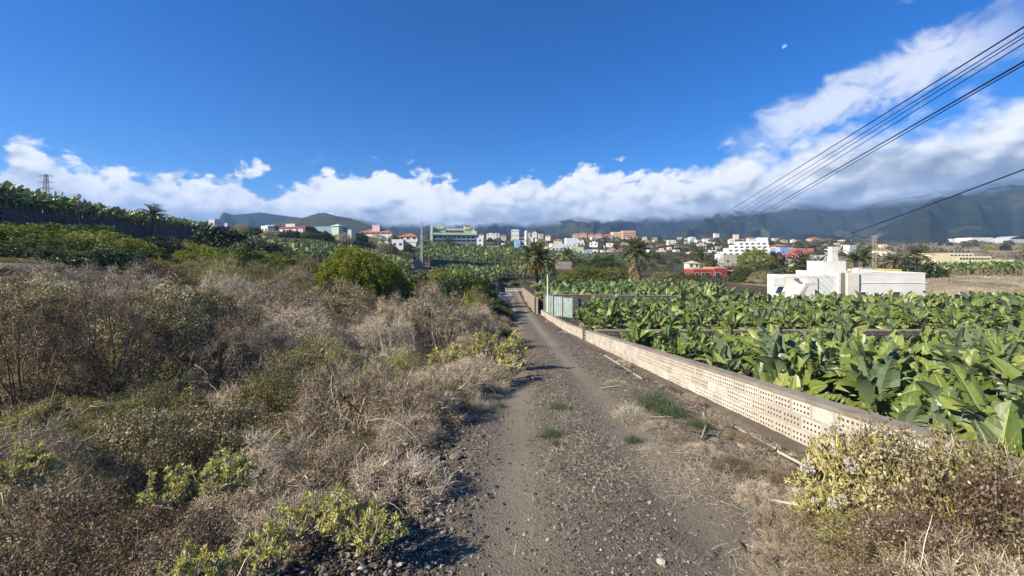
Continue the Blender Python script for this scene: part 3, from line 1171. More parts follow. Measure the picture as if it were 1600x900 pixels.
# ================================================================== PLANTS: prototypes are meshes, every plant is an object
M_BARK = plain('bark_grey', (0.17, 0.135, 0.10), 0.95, 0.3, 9, 0.1)
M_TWIG = leaf_mat('dry_twigs', [(0.10, 0.07, 0.048), (0.31, 0.24, 0.165), (0.60, 0.48, 0.345), (0.84, 0.71, 0.54)], 0.85, 0.2, 0.0, objvar=0.22)
M_TWIGD = leaf_mat('dark_twigs', [(0.05, 0.033, 0.020), (0.12, 0.083, 0.050), (0.24, 0.172, 0.105), (0.40, 0.31, 0.20)], 0.85, 0.2, 0.0, objvar=0.22)
M_PALE = leaf_mat('pale_leaves', [(0.10, 0.08, 0.04), (0.27, 0.225, 0.11), (0.48, 0.42, 0.22), (0.76, 0.68, 0.42)], 0.6, 0.35, 0.15)
M_OLIVE = leaf_mat('olive_leaves', [(0.05, 0.052, 0.012), (0.17, 0.165, 0.035), (0.33, 0.31, 0.065), (0.52, 0.48, 0.14)], 0.6, 0.3, 0.25)
M_GREEN = leaf_mat('green_leaves', [(0.026, 0.045, 0.010), (0.065, 0.092, 0.018), (0.13, 0.155, 0.030), (0.22, 0.235, 0.055)], 0.55, 0.35, 0.25, objvar=0.12)
M_LIME = leaf_mat('lime_leaves', [(0.06, 0.078, 0.010), (0.13, 0.155, 0.016), (0.23, 0.24, 0.028), (0.34, 0.33, 0.05)], 0.55, 0.35, 0.3, objvar=0.12)
M_DARKG = leaf_mat('dark_leaves', [(0.012, 0.022, 0.008), (0.025, 0.042, 0.014), (0.05, 0.07, 0.025), (0.09, 0.11, 0.04)], 0.5, 0.4, 0.15)
M_SUCC = leaf_mat('succulent_leaves', [(0.16, 0.19, 0.05), (0.36, 0.37, 0.09), (0.58, 0.53, 0.15), (0.74, 0.66, 0.32)], 0.45, 0.4, 0.2, objvar=0.12)
M_SUCCY = leaf_mat('yellow_stems', [(0.20, 0.18, 0.06), (0.36, 0.32, 0.10), (0.52, 0.44, 0.15), (0.66, 0.58, 0.30)], 0.6, 0.3, 0.0, objvar=0.1)
M_STEM = leaf_mat('pale_stems', [(0.20, 0.16, 0.11), (0.33, 0.27, 0.18), (0.42, 0.35, 0.24)], 0.7, 0.3, 0.0)
M_RED = leaf_mat('rusty_leaves', [(0.10, 0.055, 0.035), (0.24, 0.165, 0.105), (0.44, 0.35, 0.24), (0.66, 0.57, 0.43)], 0.7, 0.2, 0.2)
M_STRAW = leaf_mat('straw', [(0.24, 0.195, 0.135), (0.38, 0.325, 0.235), (0.52, 0.46, 0.35), (0.62, 0.57, 0.46)], 0.8, 0.2, 0.1)
M_FLUFF = leaf_mat('seed_fluff', [(0.52, 0.47, 0.40), (0.68, 0.63, 0.56), (0.78, 0.74, 0.68)], 0.9, 0.1, 0.3)
M_FEATH = leaf_mat('feathery_green', [(0.075, 0.10, 0.05), (0.13, 0.165, 0.085), (0.21, 0.24, 0.135)], 0.7, 0.2, 0.2)
M_BAN = leaf_mat('banana_leaf', [(0.062, 0.098, 0.016), (0.135, 0.180, 0.030), (0.205, 0.250, 0.052), (0.34, 0.355, 0.10)], 0.42, 0.5, 0.14, back=(0.17, 0.22, 0.12, 1), objvar=0.12)
M_BANRIB = leaf_mat('banana_rib', [(0.20, 0.26, 0.07), (0.32, 0.36, 0.12)], 0.45, 0.4, 0.0)
M_BANDRY = leaf_mat('banana_dry_leaf', [(0.16, 0.11, 0.055), (0.30, 0.22, 0.12), (0.42, 0.33, 0.19)], 0.8, 0.2, 0.15)
M_BANSTEM = leaf_mat('banana_stem', [(0.09, 0.10, 0.04), (0.17, 0.15, 0.07), (0.24, 0.19, 0.11)], 0.6, 0.3, 0.0)


def unit(v):
    return v / (np.linalg.norm(v, axis=-1, keepdims=True) + 1e-9)


def dome_points(n, r, h, low=0.0, inner=0.75, lumpy=0.34):
    """random points near the shell of a lumpy dome; also the outward direction"""
    th = rng.random(n) * 2 * np.pi
    ct = low + (1 - low) * rng.random(n)
    st = np.sqrt(1 - np.clip(ct, -1, 1) ** 2)
    u = np.stack([st * np.cos(th), st * np.sin(th), ct], 1)
    k = inner + (1 - inner) * rng.random(n) ** 0.6
    seed = rng.integers(1000)
    lump = 1 + lumpy * fbm(th / 0.9 + 5 * ct + seed, ct * 3.2, 3, seed)
    k = k * lump
    return u * k[:, None] * np.array([r, r, h]), unit(u * np.array([1 / r, 1 / r, 1 / h]) * r)


def twig_paths(n, P, D, L, k=4, curl=0.5, droop=0.0):
    """n paths starting at P heading D"""
    p = P.copy()
    out = [p.copy()]
    d = D.copy()
    c = rng.normal(size=(n, 3)) * curl
    for i in range(k - 1):
        d = unit(d + c * 0.5 + rng.normal(size=(n, 3)) * curl * 0.25 + np.array([0, 0, -droop]))
        p = p + d * (np.ones(n) * L)[:, None] / (k - 1)
        out.append(p.copy())
    return np.stack(out, 1)


def twig_shrub(name, r, h, n_fine, n_leaf, leaf_m, leafL, twig_m, curl=0.7, tw=0.007, leafW=None, fluff=0, arcs=30, lf=1.0):
    b = MB()
    # limbs from the foot to the shell
    m = 34
    tip, _ = dome_points(m, r, h, 0.05, 0.55)
    root = rng.normal(size=(m, 3)) * np.array([r * .12, r * .12, 0])
    root[:, 2] = -0.1
    mid = (root + tip) / 2 + rng.normal(size=(m, 3)) * 0.12 * r + np.array([0, 0, 0.12 * h])
    b.tubes(np.stack([root, mid, tip], 1), 0.013 + 0.006 * r, 0, sides=3, taper=0.3)
    # fine twigs near the shell
    P, N = dome_points(n_fine, r, h, -0.02, 0.45)
    P[:, 2] = np.maximum(P[:, 2], 0.0)
    D = unit(N * 0.9 + rng.normal(size=P.shape) * 0.75 + np.array([0, 0, .15]))
    tp = twig_paths(n_fine, P, D, rng.uniform(0.10, 0.34, n_fine) * (0.6 + 0.5 * r) * lf, 4, curl)
    b.ribbons(tp, rng.uniform(0.6, 1.5, n_fine) * tw, 0, taper=0.4)
    # long arching bare stems
    P, N = dome_points(arcs, r, h, 0.2, 0.8)
    D = unit(N + rng.normal(size=P.shape) * 0.8)
    b.ribbons(twig_paths(arcs, P, D, rng.uniform(0.35, 0.8, arcs) * r * (0.4 + .6 * lf), 7, 0.5, 0.12), tw * 1.4, 0, 0.95, taper=0.5)
    if n_leaf:
        sel = rng.integers(0, n_fine, n_leaf)
        kk = rng.integers(1, 4, n_leaf)
        Q = tp[sel, kk] + rng.normal(size=(n_leaf, 3)) * 0.02
        b.leaves(Q, rng.normal(size=(n_leaf, 3)) + np.array([0, 0, .5]), rng.uniform(0.6, 1.3, n_leaf) * leafL, rng.uniform(0.6, 1.3, n_leaf) * (leafW or leafL * .5), 1)
    if fluff:
        P, N = dome_points(fluff, r, h, 0.3, 0.95)
        Q = np.repeat(P, 14, 0) + rng.normal(size=(fluff * 14, 3)) * 0.025
        b.leaves(Q, rng.normal(size=Q.shape), 0.022, 0.014, 2)
    return b.mesh(name, [twig_m, leaf_m, M_FLUFF])


def scrub_mesh(name, h, n_clump, n_tw, n_lf, leaf_m, leafL, leafW, twig_m, tw=0.005, tl=0.13, cs=0.15, stray=30, fluff=0):
    """a unit dome of dry scrub: many small knots of twigs and leaves that face outwards"""
    b = MB()
    C, N = dome_points(n_clump, 0.93, h, -0.05, 0.80)
    keep = C[:, 2] > -0.02
    C, N = C[keep], N[keep]
    m = len(C)
    cr = rng.uniform(0.6, 1.35, m) * cs
    ct = rng.random(m)
    # limbs from the foot to the knots
    k = min(m, 46)
    tip = C[:k]
    root = rng.normal(size=(k, 3)) * np.array([.12, .12, 0])
    root[:, 2] = -0.1
    mid = (root + tip) / 2 + rng.normal(size=(k, 3)) * 0.08
    b.tubes(np.stack([root, mid, tip], 1), 0.016, 0, sides=3, taper=0.3)
    o = unit(rng.normal(size=(m * n_tw, 3)))
    NN = np.repeat(N, n_tw, 0)
    o = unit(o + NN * 0.9)
    P = np.repeat(C, n_tw, 0) + o * (np.repeat(cr, n_tw) * rng.uniform(.1, .9, m * n_tw))[:, None] - NN * 0.03
    D = unit(o + NN * .5 + rng.normal(size=P.shape) * .75)
    L_ = rng.uniform(.5, 1.4, len(P)) * tl
    side = np.cross(D, o + rng.normal(size=P.shape) * .35)
    b.ribbons(twig_paths(len(P), P, D, L_, 3, .9), rng.uniform(.6, 1.5, len(P)) * tw, 0, np.clip(np.repeat(ct, n_tw) * .4 + rng.random(len(P)) * .6, 0, 1), taper=.45, side=side)
    if n_lf:
        o = unit(rng.normal(size=(m * n_lf, 3)))
        NN = np.repeat(N, n_lf, 0)
        o = unit(o + NN * 0.8)
        P = np.repeat(C, n_lf, 0) + o * (np.repeat(cr, n_lf) * rng.uniform(.5, 1.15, m * n_lf))[:, None]
        D = unit(rng.normal(size=P.shape) + o * .35)
        b.leaves(P, D, rng.uniform(.6, 1.4, len(P)) * leafL, rng.uniform(.6, 1.3, len(P)) * leafW, 1,
                 np.clip(np.repeat(rng.random(m), n_lf) * .5 + rng.random(len(P)) * .5, 0, 1), up=o * 1.2)
    if stray:
        P, N2 = dome_points(stray, 0.95, h, 0.2, 0.85)
        b.ribbons(twig_paths(stray, P, unit(N2 + rng.normal(size=P.shape) * .8), rng.uniform(.2, .5, stray), 6, .5, .14), tw * 1.3, 0, 0.95, taper=.4)
    if fluff:
        P, N2 = dome_points(fluff, 1, h, 0.3, 0.95)
        Q = np.repeat(P, 14, 0) + rng.normal(size=(fluff * 14, 3)) * 0.025
        b.leaves(Q, rng.normal(size=Q.shape), 0.022, 0.014, 2)
    return b.mesh(name, [twig_m, leaf_m, M_FLUFF])


def clump_bush(name, r, h, n_clump, per, leaf_m, L, W, trunk=0.0, base=0.0, core_m=None, sz=1.0, low=-0.35, lumpy=.34):
    """leafy crown: leaf tufts on many small clumps through the shell of the crown. returns crown mesh, trunk mesh"""
    b = MB()
    C, N = dome_points(n_clump, r, h, low, 0.70, lumpy)
    C[:, 2] += base
    seed = rng.integers(1000)
    keep = fbm(C[:, 0] / (0.45 * r) + seed, C[:, 1] / (0.45 * r) + C[:, 2] / (0.5 * h), 3, seed) > -0.42
    C, N = C[keep], N[keep]
    n = len(C)
    cr = rng.uniform(0.10, 0.22, n) * r * sz
    P = np.repeat(C, per, 0)
    NN = np.repeat(N, per, 0)
    o = unit(rng.normal(size=(n * per, 3)) + NN * .8)
    P = P + o * (rng.uniform(.4, 1.05, n * per) * np.repeat(cr, per))[:, None]
    D = unit(rng.normal(size=P.shape) + o * .4)
    tn = np.clip(np.repeat(rng.random(n), per) * 0.5 + rng.random(n * per) * 0.5, 0, 1)
    b.leaves(P, D, rng.uniform(0.6, 1.4, n * per) * L, rng.uniform(0.7, 1.3, n * per) * W, 0, tn, up=o * 1.3)
    me = b.mesh(name, [leaf_m])
    t = MB()
    m = max(6, int(n / 14))
    sel = rng.permutation(n)[:m]
    tip = C[sel]
    fork = np.tile(np.array([0, 0, max(base * 0.75, h * .15)]), (m, 1)) + rng.normal(size=(m, 3)) * 0.06 * r
    mid = (fork + tip) / 2 + rng.normal(size=(m, 3)) * 0.08 * r
    t.tubes(np.stack([fork, mid, tip], 1), 0.025 * r + 0.01, 0, sides=4, taper=0.3)
    t.tubes(np.array([[0, 0, -0.3], [0.03 * r, 0, fork[0, 2] * .5], [0, 0.02 * r, fork[0, 2] + .05]]), 0.07 * r + trunk, 0, sides=7, taper=0.7)
    return me, t.mesh(name + '_trunk', [M_BARK])


def succulent(name, r, h, n_br, leaf_m, stem_m, leafL=0.045, fluff=0, tk=0.013, per=20, lw=.011):
    """stubby forked stems ending in rosettes of narrow leaves"""
    b = MB()
    P = rng.normal(size=(n_br, 3)) * np.array([r * .25, r * .25, 0])
    P[:, 2] = 0
    tip, N = dome_points(n_br, r, h, 0.25, 0.7)
    j1 = P + (tip - P) * 0.45 + rng.normal(size=P.shape) * 0.06
    b.tubes(np.stack([P, j1, tip], 1), tk, 0, sides=5, taper=0.75)
    tips = [tip]
    for f in range(3):
        st = j1 + (tip - j1) * rng.random((n_br, 1)) * 0.8
        d = unit(N + rng.normal(size=N.shape) * 0.6 + np.array([0, 0, .6]))
        e = st + d * rng.uniform(0.07, 0.2, (n_br, 1))
        mid = (st + e) / 2 + rng.normal(size=st.shape) * 0.015 - np.array([0, 0, .01])
        b.tubes(np.stack([st, mid, e], 1), tk * .8, 0, sides=5, taper=0.8)
        tips.append(e)
    tips = np.concatenate(tips)
    Q = np.repeat(tips, per, 0)
    D = rng.normal(size=Q.shape) + np.array([0, 0, 0.55])
    on = np.repeat(rng.random(len(tips)) < 0.85, per)
    tn = np.clip(np.repeat(rng.random(len(tips)), per) * .6 + rng.random(len(Q)) * .4, 0, 1)
    b.leaves(Q[on], D[on], rng.uniform(.7, 1.3, on.sum()) * leafL, lw, 1, tn[on])
    if fluff:
        s = tips[rng.permutation(len(tips))[:fluff]]
        Q = np.repeat(s, 150, 0)
        o = unit(rng.normal(size=Q.shape)) * 0.045 * rng.random((len(Q), 1)) ** .4
        b.leaves(Q + o + np.array([0, 0, .04]), o, 0.022, 0.016, 2)
    return b.mesh(name, [stem_m, leaf_m, M_FLUFF])


def straw_tuft(name, r, n, L, mat, spread=0.8, tw=0.005):
    b = MB()
    P = rng.normal(size=(n, 3)) * np.array([r * .5, r * .5, 0])
    D = unit(np.stack([P[:, 0], P[:, 1], np.zeros(n)], 1) * spread / max(r, .01) + rng.normal(size=(n, 3)) * 0.45 + np.array([0, 0, .75]))
    D[:, 2] = np.abs(D[:, 2])
    tp = twig_paths(n, P, D, rng.uniform(.5, 1.2, n) * L, 5, 0.25, 0.28)
    tp[:, :, 2] = np.maximum(tp[:, :, 2], 0.004)
    b.ribbons(tp, tw, 0, taper=0.3)
    return b.mesh(name, [mat])


def feather_tuft(name, r, h, n, mat, L=0.05):
    b = MB()
    P, N = dome_points(n, r, h, 0.0, 0.3)
    P[:, 2] = np.abs(P[:, 2])
    b.ribbons(twig_paths(n, P * 0.5, unit(N + np.array([0, 0, .6]) + rng.normal(size=P.shape) * .3), rng.uniform(.5, 1.1, n) * r, 4, .3), 0.004, 0, taper=.4)
    k = n * 7
    s = rng.integers(0, n, k)
    b.leaves(P[s] + rng.normal(size=(k, 3)) * .03, N[s] + rng.normal(size=(k, 3)) * .8 + np.array([0, 0, .7]), L, 0.006, 0)
    return b.mesh(name, [mat])


# ------------------------------------------------------------------ banana plant
def banana_leaf(b, base, az, L, W, rise, droop, tear, mat, seg=14, fold=0.35, side_droop=0.5):
    """one arching leaf: a rib and two blades cut into strips by the wind"""
    t = np.linspace(0, 1, seg + 1)
    ang = rise - droop * t ** 1.5
    dl = L / seg
    r = np.concatenate([[0], np.cumsum(np.cos(ang[:-1]) * dl)])
    z = np.concatenate([[0], np.cumsum(np.sin(ang[:-1]) * dl)])
    bend = rng.normal() * 0.25
    azv = az + bend * t
    dx, dy = np.cos(azv), np.sin(azv)
    C = np.stack([base[0] + r * dx, base[1] + r * dy, base[2] + z], 1)
    T = unit(np.gradient(C, axis=0))
    S = np.stack([-dy, dx, np.zeros_like(dx)], 1)
    N = np.cross(T, S)
    roll = rng.normal() * 0.45
    S2 = S * math.cos(roll) + N * math.sin(roll)
    N2 = np.cross(T, S2)
    prof = np.sin(np.pi * np.clip((t - 0.10) / 0.90, 0, 1) ** 0.72) ** 0.55
    prof[0] = 0
    stem = int(seg * 0.12) + 1
    tint = rng.uniform(0.1, 0.9)
    Vs, Qs, nv = [], [], 0
    for sd_ in (-1, 1):
        i = stem
        while i < seg:
            n = 1
            while i + n < seg and rng.random() > tear * 0.8:
                n += 1
            n = min(n, seg - i)
            dr = side_droop * (0.3 + 1.7 * rng.random()) if tear > 0.2 else side_droop * 0.6
            skew = rng.normal() * 0.05 * (tear > .25)
            gap = 0.16 * dl if tear > 0.2 else 0
            idx = np.arange(i, i + n + 1)
            w = W * 0.5 * prof[idx]
            row0 = C[idx]
            a1, a2 = fold, fold - dr
            e1 = S2[idx] * sd_ * math.cos(a1) + N2[idx] * math.sin(a1)
            e2 = S2[idx] * sd_ * math.cos(a2) + N2[idx] * math.sin(a2)
            sh = T[idx] * (0.18 * W + skew)
            row1 = row0 + e1 * (w * 0.5)[:, None] + sh * 0.3
            row2 = row1 + e2 * (w * 0.5)[:, None] + sh * 0.6
            tw_ = rng.normal() * 0.22 * (tear > .3)
            ram = np.linspace(-1, 1, n + 1)[:, None] * N2[idx]
            row1 = row1 + ram * w[:, None] * tw_ * 0.5
            row2 = row2 + ram * w[:, None] * tw_
            row2[0] += T[idx[0]] * gap
            row2[-1] -= T[idx[-1]] * gap
            V = np.concatenate([row0, row1, row2])
            k = n + 1
            for rr_ in (0, 1):
                for j in range(n):
                    q = (rr_ * k + j, rr_ * k + j + 1, (rr_ + 1) * k + j + 1, (rr_ + 1) * k + j)
                    Qs.append(tuple(x + nv for x in (q if sd_ > 0 else q[::-1])))
            Vs.append(V)
            nv += len(V)
            i += n
    b.add(np.concatenate(Vs), Qs, mat, np.clip(tint + rng.normal(size=len(Qs)) * 0.06, 0, 1))
    b.ribbons((C + N2 * 0.006)[None], 0.05 if seg > 8 else 0.08, 1, taper=0.25, side=S2[len(S2) // 2][None])


def banana_meshes(i, leaves=14, seg=16, H=1.5, L=1.18, W=0.46, dry=5):
    b = MB()
    a0 = rng.random() * 6.28
    for k in range(leaves):
        f = k / (leaves - 1)
        az = a0 + k * 2.4 + rng.normal() * 0.25
        rise = R(88 - 40 * f) + rng.normal() * 0.18
        banana_leaf(b, np.array([0, 0, H * (1 - 0.05 * f)]), az, L * rng.uniform(.8, 1.12), W * rng.uniform(.85, 1.15), rise, R(22 + 88 * f) + rng.normal() * .25,
                    rng.choice([0.15, 0.5, 0.7, 0.9, 1.0]), 0, seg, fold=0.5 - 0.9 * f + rng.normal() * .15, side_droop=0.35 + 0.8 * f)
    if dry:
        for k in range(dry):
            banana_leaf(b, np.array([0, 0, H * 0.9]), rng.random() * 6.28, L * .8, W * .5, R(-10), R(75), 0.8, 2, max(6, seg // 2), side_droop=1.2)
    cm = b.mesh('banana_crown', [M_BAN, M_BANRIB, M_BANDRY])
    s = MB()
    s.tubes(np.array([[0, 0, -0.15], [0.02, 0.01, H * .5], [0, 0, H * 1.05]]), 0.13, 0, sides=7, taper=0.55)
    return cm, s.mesh('banana_stem', [M_BANSTEM], True)


BAN = [banana_meshes(i) for i in range(7)]
BAN_G = 'banana plants in the walled plots below the track'
near_b = []


def try_grid(x0, x1, y0, y1, step, jit=0.3):
    out = []
    y = y0
    row = 0
    while y < y1:
        x = x0 + (step * .5 if row % 2 else 0)
        while x < x1:
            out.append((x + random.uniform(-1, 1) * jit * step, y + random.uniform(-1, 1) * jit * step))
            x += step
        y += step * .9
        row += 1
    return out


def in_view(x, y, m=3.0):
    return abs(x) < 1.25 * y + m


for (x, y) in try_grid(4.6, 32, 1.2, 21.6, 1.48):
    if x > x_wall(y) + 0.9 and in_view(x, y, 2.5):
        near_b.append((x, y, 0))
for (x, y) in try_grid(5.0, 62, 24.2, 46, 1.9):
    if x > x_wall(y) + 0.9 and in_view(x, y, 2) and not (y > 30 and x / y * FPX < 108):
        near_b.append((x, y, 1))
near_b.sort(key=lambda p: math.hypot(p[0], p[1]))
N_IND = 296
protos = []
for i, (cm, sm) in enumerate(BAN):
    r0 = thing('banana_plant', 'banana plant with broad arching green leaves in the walled plots beside the track', 'banana plant', (0, 0, 0), 0, BAN_G)
    c0 = link('crown', cm, r0)
    s0 = link('pseudostem', sm, r0)
    kids(r0, c0, s0)
    protos.append(r0)
far_spots = []
used = 0
for (x, y, pl) in near_b:
    z = gz(x, y)
    h_top = (2.0 if pl == 0 else 1.95)
    sc = random.uniform(0.82, 1.12) * (0.86 if (pl == 0 and x < x_wall(y) + 1.6) else 1)
    if pl == 1:
        sc *= 0.98 - 0.07 * (y > 36)
    if used >= N_IND:
        far_spots.append((x, y, z, sc))
        continue
    lab = None
    if used < len(protos):
        o = protos[used]
        o.location = (x, y, z)
        o.rotation_euler = (0, 0, random.random() * 6.28)
        o.scale = (sc, sc, sc)
    else:
        k = random.randrange(len(protos))
        o = dup(protos[k], (x, y, z), random.random() * 6.28, sc, tilt=(random.uniform(-.07, .07), random.uniform(-.07, .07)))
    used += 1
print('banana individuals', used)

# the far plots, one mass
for (x, y) in try_grid(4.4, 74, 50.5, 97, 2.0):
    if x < 3.2 + 0.02 * y or not in_view(x, y, 1):
        continue
    if 30 < x < 60 and 48 < y < 75:
        continue
    if y > 93 - (x > 40) * 30 or (x > 56 and y > 52):
        continue
    far_spots.append((x, y, gz(x, y), random.uniform(0.8, 1.0)))


for (x, y) in try_grid(27, 66, 47.9, 54.6, 1.9):
    if in_view(x, y, 1):
        far_spots.append((x, y, gz(x, y), random.uniform(.66, .76)))


def zone(px0, px1, d0, d1, step, cond=None, sc=(0.8, 1.05)):
    for (x, y) in try_grid((px0 - 800) / FPX * d1 if px0 < 800 else (px0 - 800) / FPX * d0, (px1 - 800) / FPX * d1 if px1 > 800 else (px1 - 800) / FPX * d0, d0, d1, step):
        px = 800 + x / y * FPX
        if px0 <= px <= px1 and (cond is None or cond(px, y, x)):
            far_spots.append((x, y, gz(x, y), random.uniform(*sc)))


zone(650, 900, 168, 262, 3.0, None, (1.0, 1.3))          # terraces below the green building
zone(700, 860, 104, 148, 2.6, lambda px, y, x: x < -4 or y > 125)
zone(330, 640, 70, 165, 2.7, lambda px, y, x: y > 175 - (px - 330) * 0.0 - 95 and px + (y - 70) * 0.6 > 380 and y < 120 + (px - 330) * 0.12)
zone(600, 800, 60, 78, 2.6, lambda px, y, x: 700 < px < 768)
zone(1436, 1700, 86, 108, 2.4)
zone(880, 1000, 205, 250, 3.0)
# left hillside above the terrace wall
seg_pts = [(a[0], a[1], a[2]) for a in TERR]
for (a, c) in zip(TERR[:-1], TERR[1:]):
    L = math.hypot(c[0] - a[0], c[1] - a[1])
    dx, dy = (c[0] - a[0]) / L, (c[1] - a[1]) / L
    nx_, ny_ = (-dy, dx) if a[1] > 40 else (-dy, dx)
    if nx_ > 0:
        nx_, ny_ = -nx_, -ny_
    s = 0
    while s < L:
        for rw in range(5):
            zb = a[2] + (c[2] - a[2]) * s / L - 0.6 + 2.0 + 0.15 * rw
            sx_, sy_ = a[0] + dx * (s + random.uniform(-.4, .4)) + nx_ * (1.3 + rw * 2.1), a[1] + dy * s + ny_ * (1.3 + rw * 2.1)
            far_spots.append((sx_, sy_, zb, random.uniform(1.0, 1.4)))
        s += 1.7

low = MB()
LOWM = []
for i in range(6):
    b = MB()
    a0 = rng.random() * 6.28
    for k in range(8):
        f = k / 7
        banana_leaf(b, np.array([0, 0, 1.5 * (1 - 0.05 * f)]), a0 + k * 2.4, 1.75 * rng.uniform(.8, 1.1), 0.56, R(82 - 52 * f), R(50 + 65 * f) + rng.normal() * .2, 0.3, 0, 5)
    b.box((0, 0, 0.75), (0.2, 0.2, 1.6), 0, 3)
    LOWM.append(b)
for (x, y, z, s) in far_spots:
    b = LOWM[random.randrange(6)]
    a = random.random() * 6.28
    cs, sn = math.cos(a) * s, math.sin(a) * s
    hv = random.uniform(-.12, .12)
    for v, f, m_, t_ in zip(b.v, b.f, b.m, b.t):
        v2 = np.stack([v[:, 0] * cs - v[:, 1] * sn + x, v[:, 0] * sn + v[:, 1] * cs + y, v[:, 2] * s + z], 1)
        off = f.min()
        low.add(v2, f - off, m_, np.clip(t_ + hv, 0, 1))
print('banana mass', len(far_spots))
stuff(low.obj('banana_plants', [M_BAN, M_BANRIB, M_BANDRY, M_BANSTEM]), 'mass of distant banana plants on terraces and far plots', 'banana plants')
# fill under the left terrace rows: a soil bench behind each wall
M_SOIL = plain('terrace_soil', (0.07, 0.055, 0.04), 0.95, 0.3, 0.5, 0.1)
tb = MB()
for (a, c) in zip(TERR[:-1], TERR[1:]):
    L = math.hypot(c[0] - a[0], c[1] - a[1])
    dx, dy = (c[0] - a[0]) / L, (c[1] - a[1]) / L
    nx_, ny_ = -dy, dx
    if nx_ > 0:
        nx_, ny_ = -nx_, -ny_
    v = []
    for p_ in (a, c):
        v += [(p_[0] + nx_ * .26, p_[1] + ny_ * .26, p_[2] + 1.4), (p_[0] + nx_ * 30, p_[1] + ny_ * 30, p_[2] + 2.0)]
    tb.add(v, [(0, 1, 3, 2) if False else (0, 2, 3, 1)])
structure(tb.obj('terrace_ground', [M_SOIL]))

# ================================================================== SCRUB
# each kind of scrub in a coarse mesh for the near slope and a fine one for larger shrubs, and in low, middling and tall domes
SPEC = {'dry': (46, 26, M_PALE, .025, .015, M_TWIG), 'brown': (40, 36, M_RED, .030, .019, M_TWIGD), 'leafy': (24, 56, M_PALE, .040, .026, M_TWIGD), 'olive': (20, 64, M_OLIVE, .038, .020, M_TWIG)}
HR = (0.55, 0.9, 1.4)
SCR = {}
for kd, (ntw, nlf, lm, lL, lW, tm) in SPEC.items():
    for fine in (False, True):
        for hi, hr in enumerate(HR):
            a_ = 0.7 + 0.5 * hr
            SCR[kd, fine, hi] = [scrub_mesh(kd + '_shrub_mesh', hr, int((250 if fine else 145) * a_), ntw, nlf, lm, lL * (.72 if fine else 1), lW * (.72 if fine else 1), tm,
                                            .0046 if fine else .0062, .105 if fine else .155, .12 if fine else .17, 16 if fine else 24, fluff=5 if kd == 'dry' and not fine and hi == 1 else 0) for i in range(2 if (kd == 'dry' or hi < 2) else 1)]
DRY, OLV, LEAFY, OLVF = SCR['dry', False, 0], SCR['olive', False, 1], SCR['leafy', False, 1], SCR['olive', True, 1]
GRN = [clump_bush('green_bush_mesh', 1.0, 0.95, 330, 30, M_GREEN, 0.075, 0.04) for i in range(3)]
LIM = [clump_bush('lime_bush_mesh', 1.0, 0.95, 330, 30, M_LIME, 0.075, 0.035) for i in range(2)]
DKG = [clump_bush('dark_bush_mesh', 1.0, 1.0, 300, 26, M_DARKG, 0.09, 0.05) for i in range(2)]
SUC = [succulent('succulent_mesh', 0.32, 0.36, 18, M_SUCC, M_STEM, 0.058, tk=.012, per=18, lw=.014) for i in range(3)]

KIND = {
    'dry': (None, 'dry_shrub', 'shrub', 'rounded dry greyish shrub of tangled bare twigs on the scrubby slope', 'dry twiggy shrubs on the slope beside the track'),
    'brown': (None, 'brown_shrub', 'shrub', 'dark brownish shrub with rusty withered leaves on the scrubby slope', 'brown shrubs on the slope beside the track'),
    'leafy': (None, 'leafy_shrub', 'shrub', 'shrub with small pale grey-green leaves on the scrubby slope', 'pale leaved shrubs on the slope beside the track'),
    'olive': (None, 'olive_shrub', 'shrub', 'olive to yellowish green low shrub among the dry scrub', 'olive green shrubs among the dry scrub'),
}
GKIND = {
    'green': (GRN, 'green_bush', 'bush', 'mid green leafy bush above the dry scrub', 'green bushes between the scrub and the terraces'),
    'lime': (LIM, 'yellow_green_bush', 'bush', 'bright yellowish green leafy bush above the dry scrub', 'yellow green bushes between the scrub and the terraces'),
    'dark': (DKG, 'dark_bush', 'bush', 'dark glossy green bush in the hollow below the terraces', 'dark bushes between the scrub and the terraces'),
}
_gp = {}


def plant(kind, x, y, r, h, label=None, group='', rz=None, dz=-0.05):
    z = gz(x, y) + dz
    rz = random.random() * 6.28 if rz is None else rz
    if kind in KIND:
        ms, nm, cat, lab, grp = KIND[kind]
        r = max(r, h * .55)
        hi = min(range(3), key=lambda i: abs(math.log(h / r / HR[i])))
        o = link(nm, random.choice(SCR[kind, r > 0.8, hi]))
        tag(o, label or lab, cat, (grp if label is None else None))
        o.location = (x, y, z)
        o.rotation_euler = (random.uniform(-.08, .08), random.uniform(-.08, .08), rz)
        o.scale = (r, r, h / HR[hi])
        return o
    ms, nm, cat, lab, grp = GKIND[kind]
    cm, tm = random.choice(ms)
    t = thing(nm, label or lab, cat, (x, y, z), rz, grp if label is None else None)
    t.scale = (r, r, h / 0.97)
    link('crown', cm, t)
    link('trunk', tm, t)
    return t


taken = []


def px_plant(kind, px, py_top, d, r, label=None, hmin=0.25):
    x = (px - 800) / FPX * d
    ztop = EYE - (py_top - 400) / FPX * d
    h = max(ztop - gz(x, d), hmin)
    taken.append((x, d, r * 0.7))
    return plant(kind, x, d, r, h, label)


# the big rounded bush
bgm, btm = clump_bush('big_bush', 1.0, 1.0, 2000, 44, M_LIME, 0.032, 0.018, sz=0.42, low=-0.3, lumpy=.13)
X0, D0 = (560 - 800) / FPX * 29, 29.0
t = thing('round_bush', 'large rounded yellow green bush standing above the dry scrub, dark on its shaded side', 'bush', (X0, D0, gz(X0, D0) - 0.2), 1.0)
hb = EYE + 11 / FPX * D0 - gz(X0, D0)
t.scale = (4.1, 3.6, hb)
link('crown', bgm, t)
link('trunk', btm, t)
taken.append((X0, D0, 3.6))

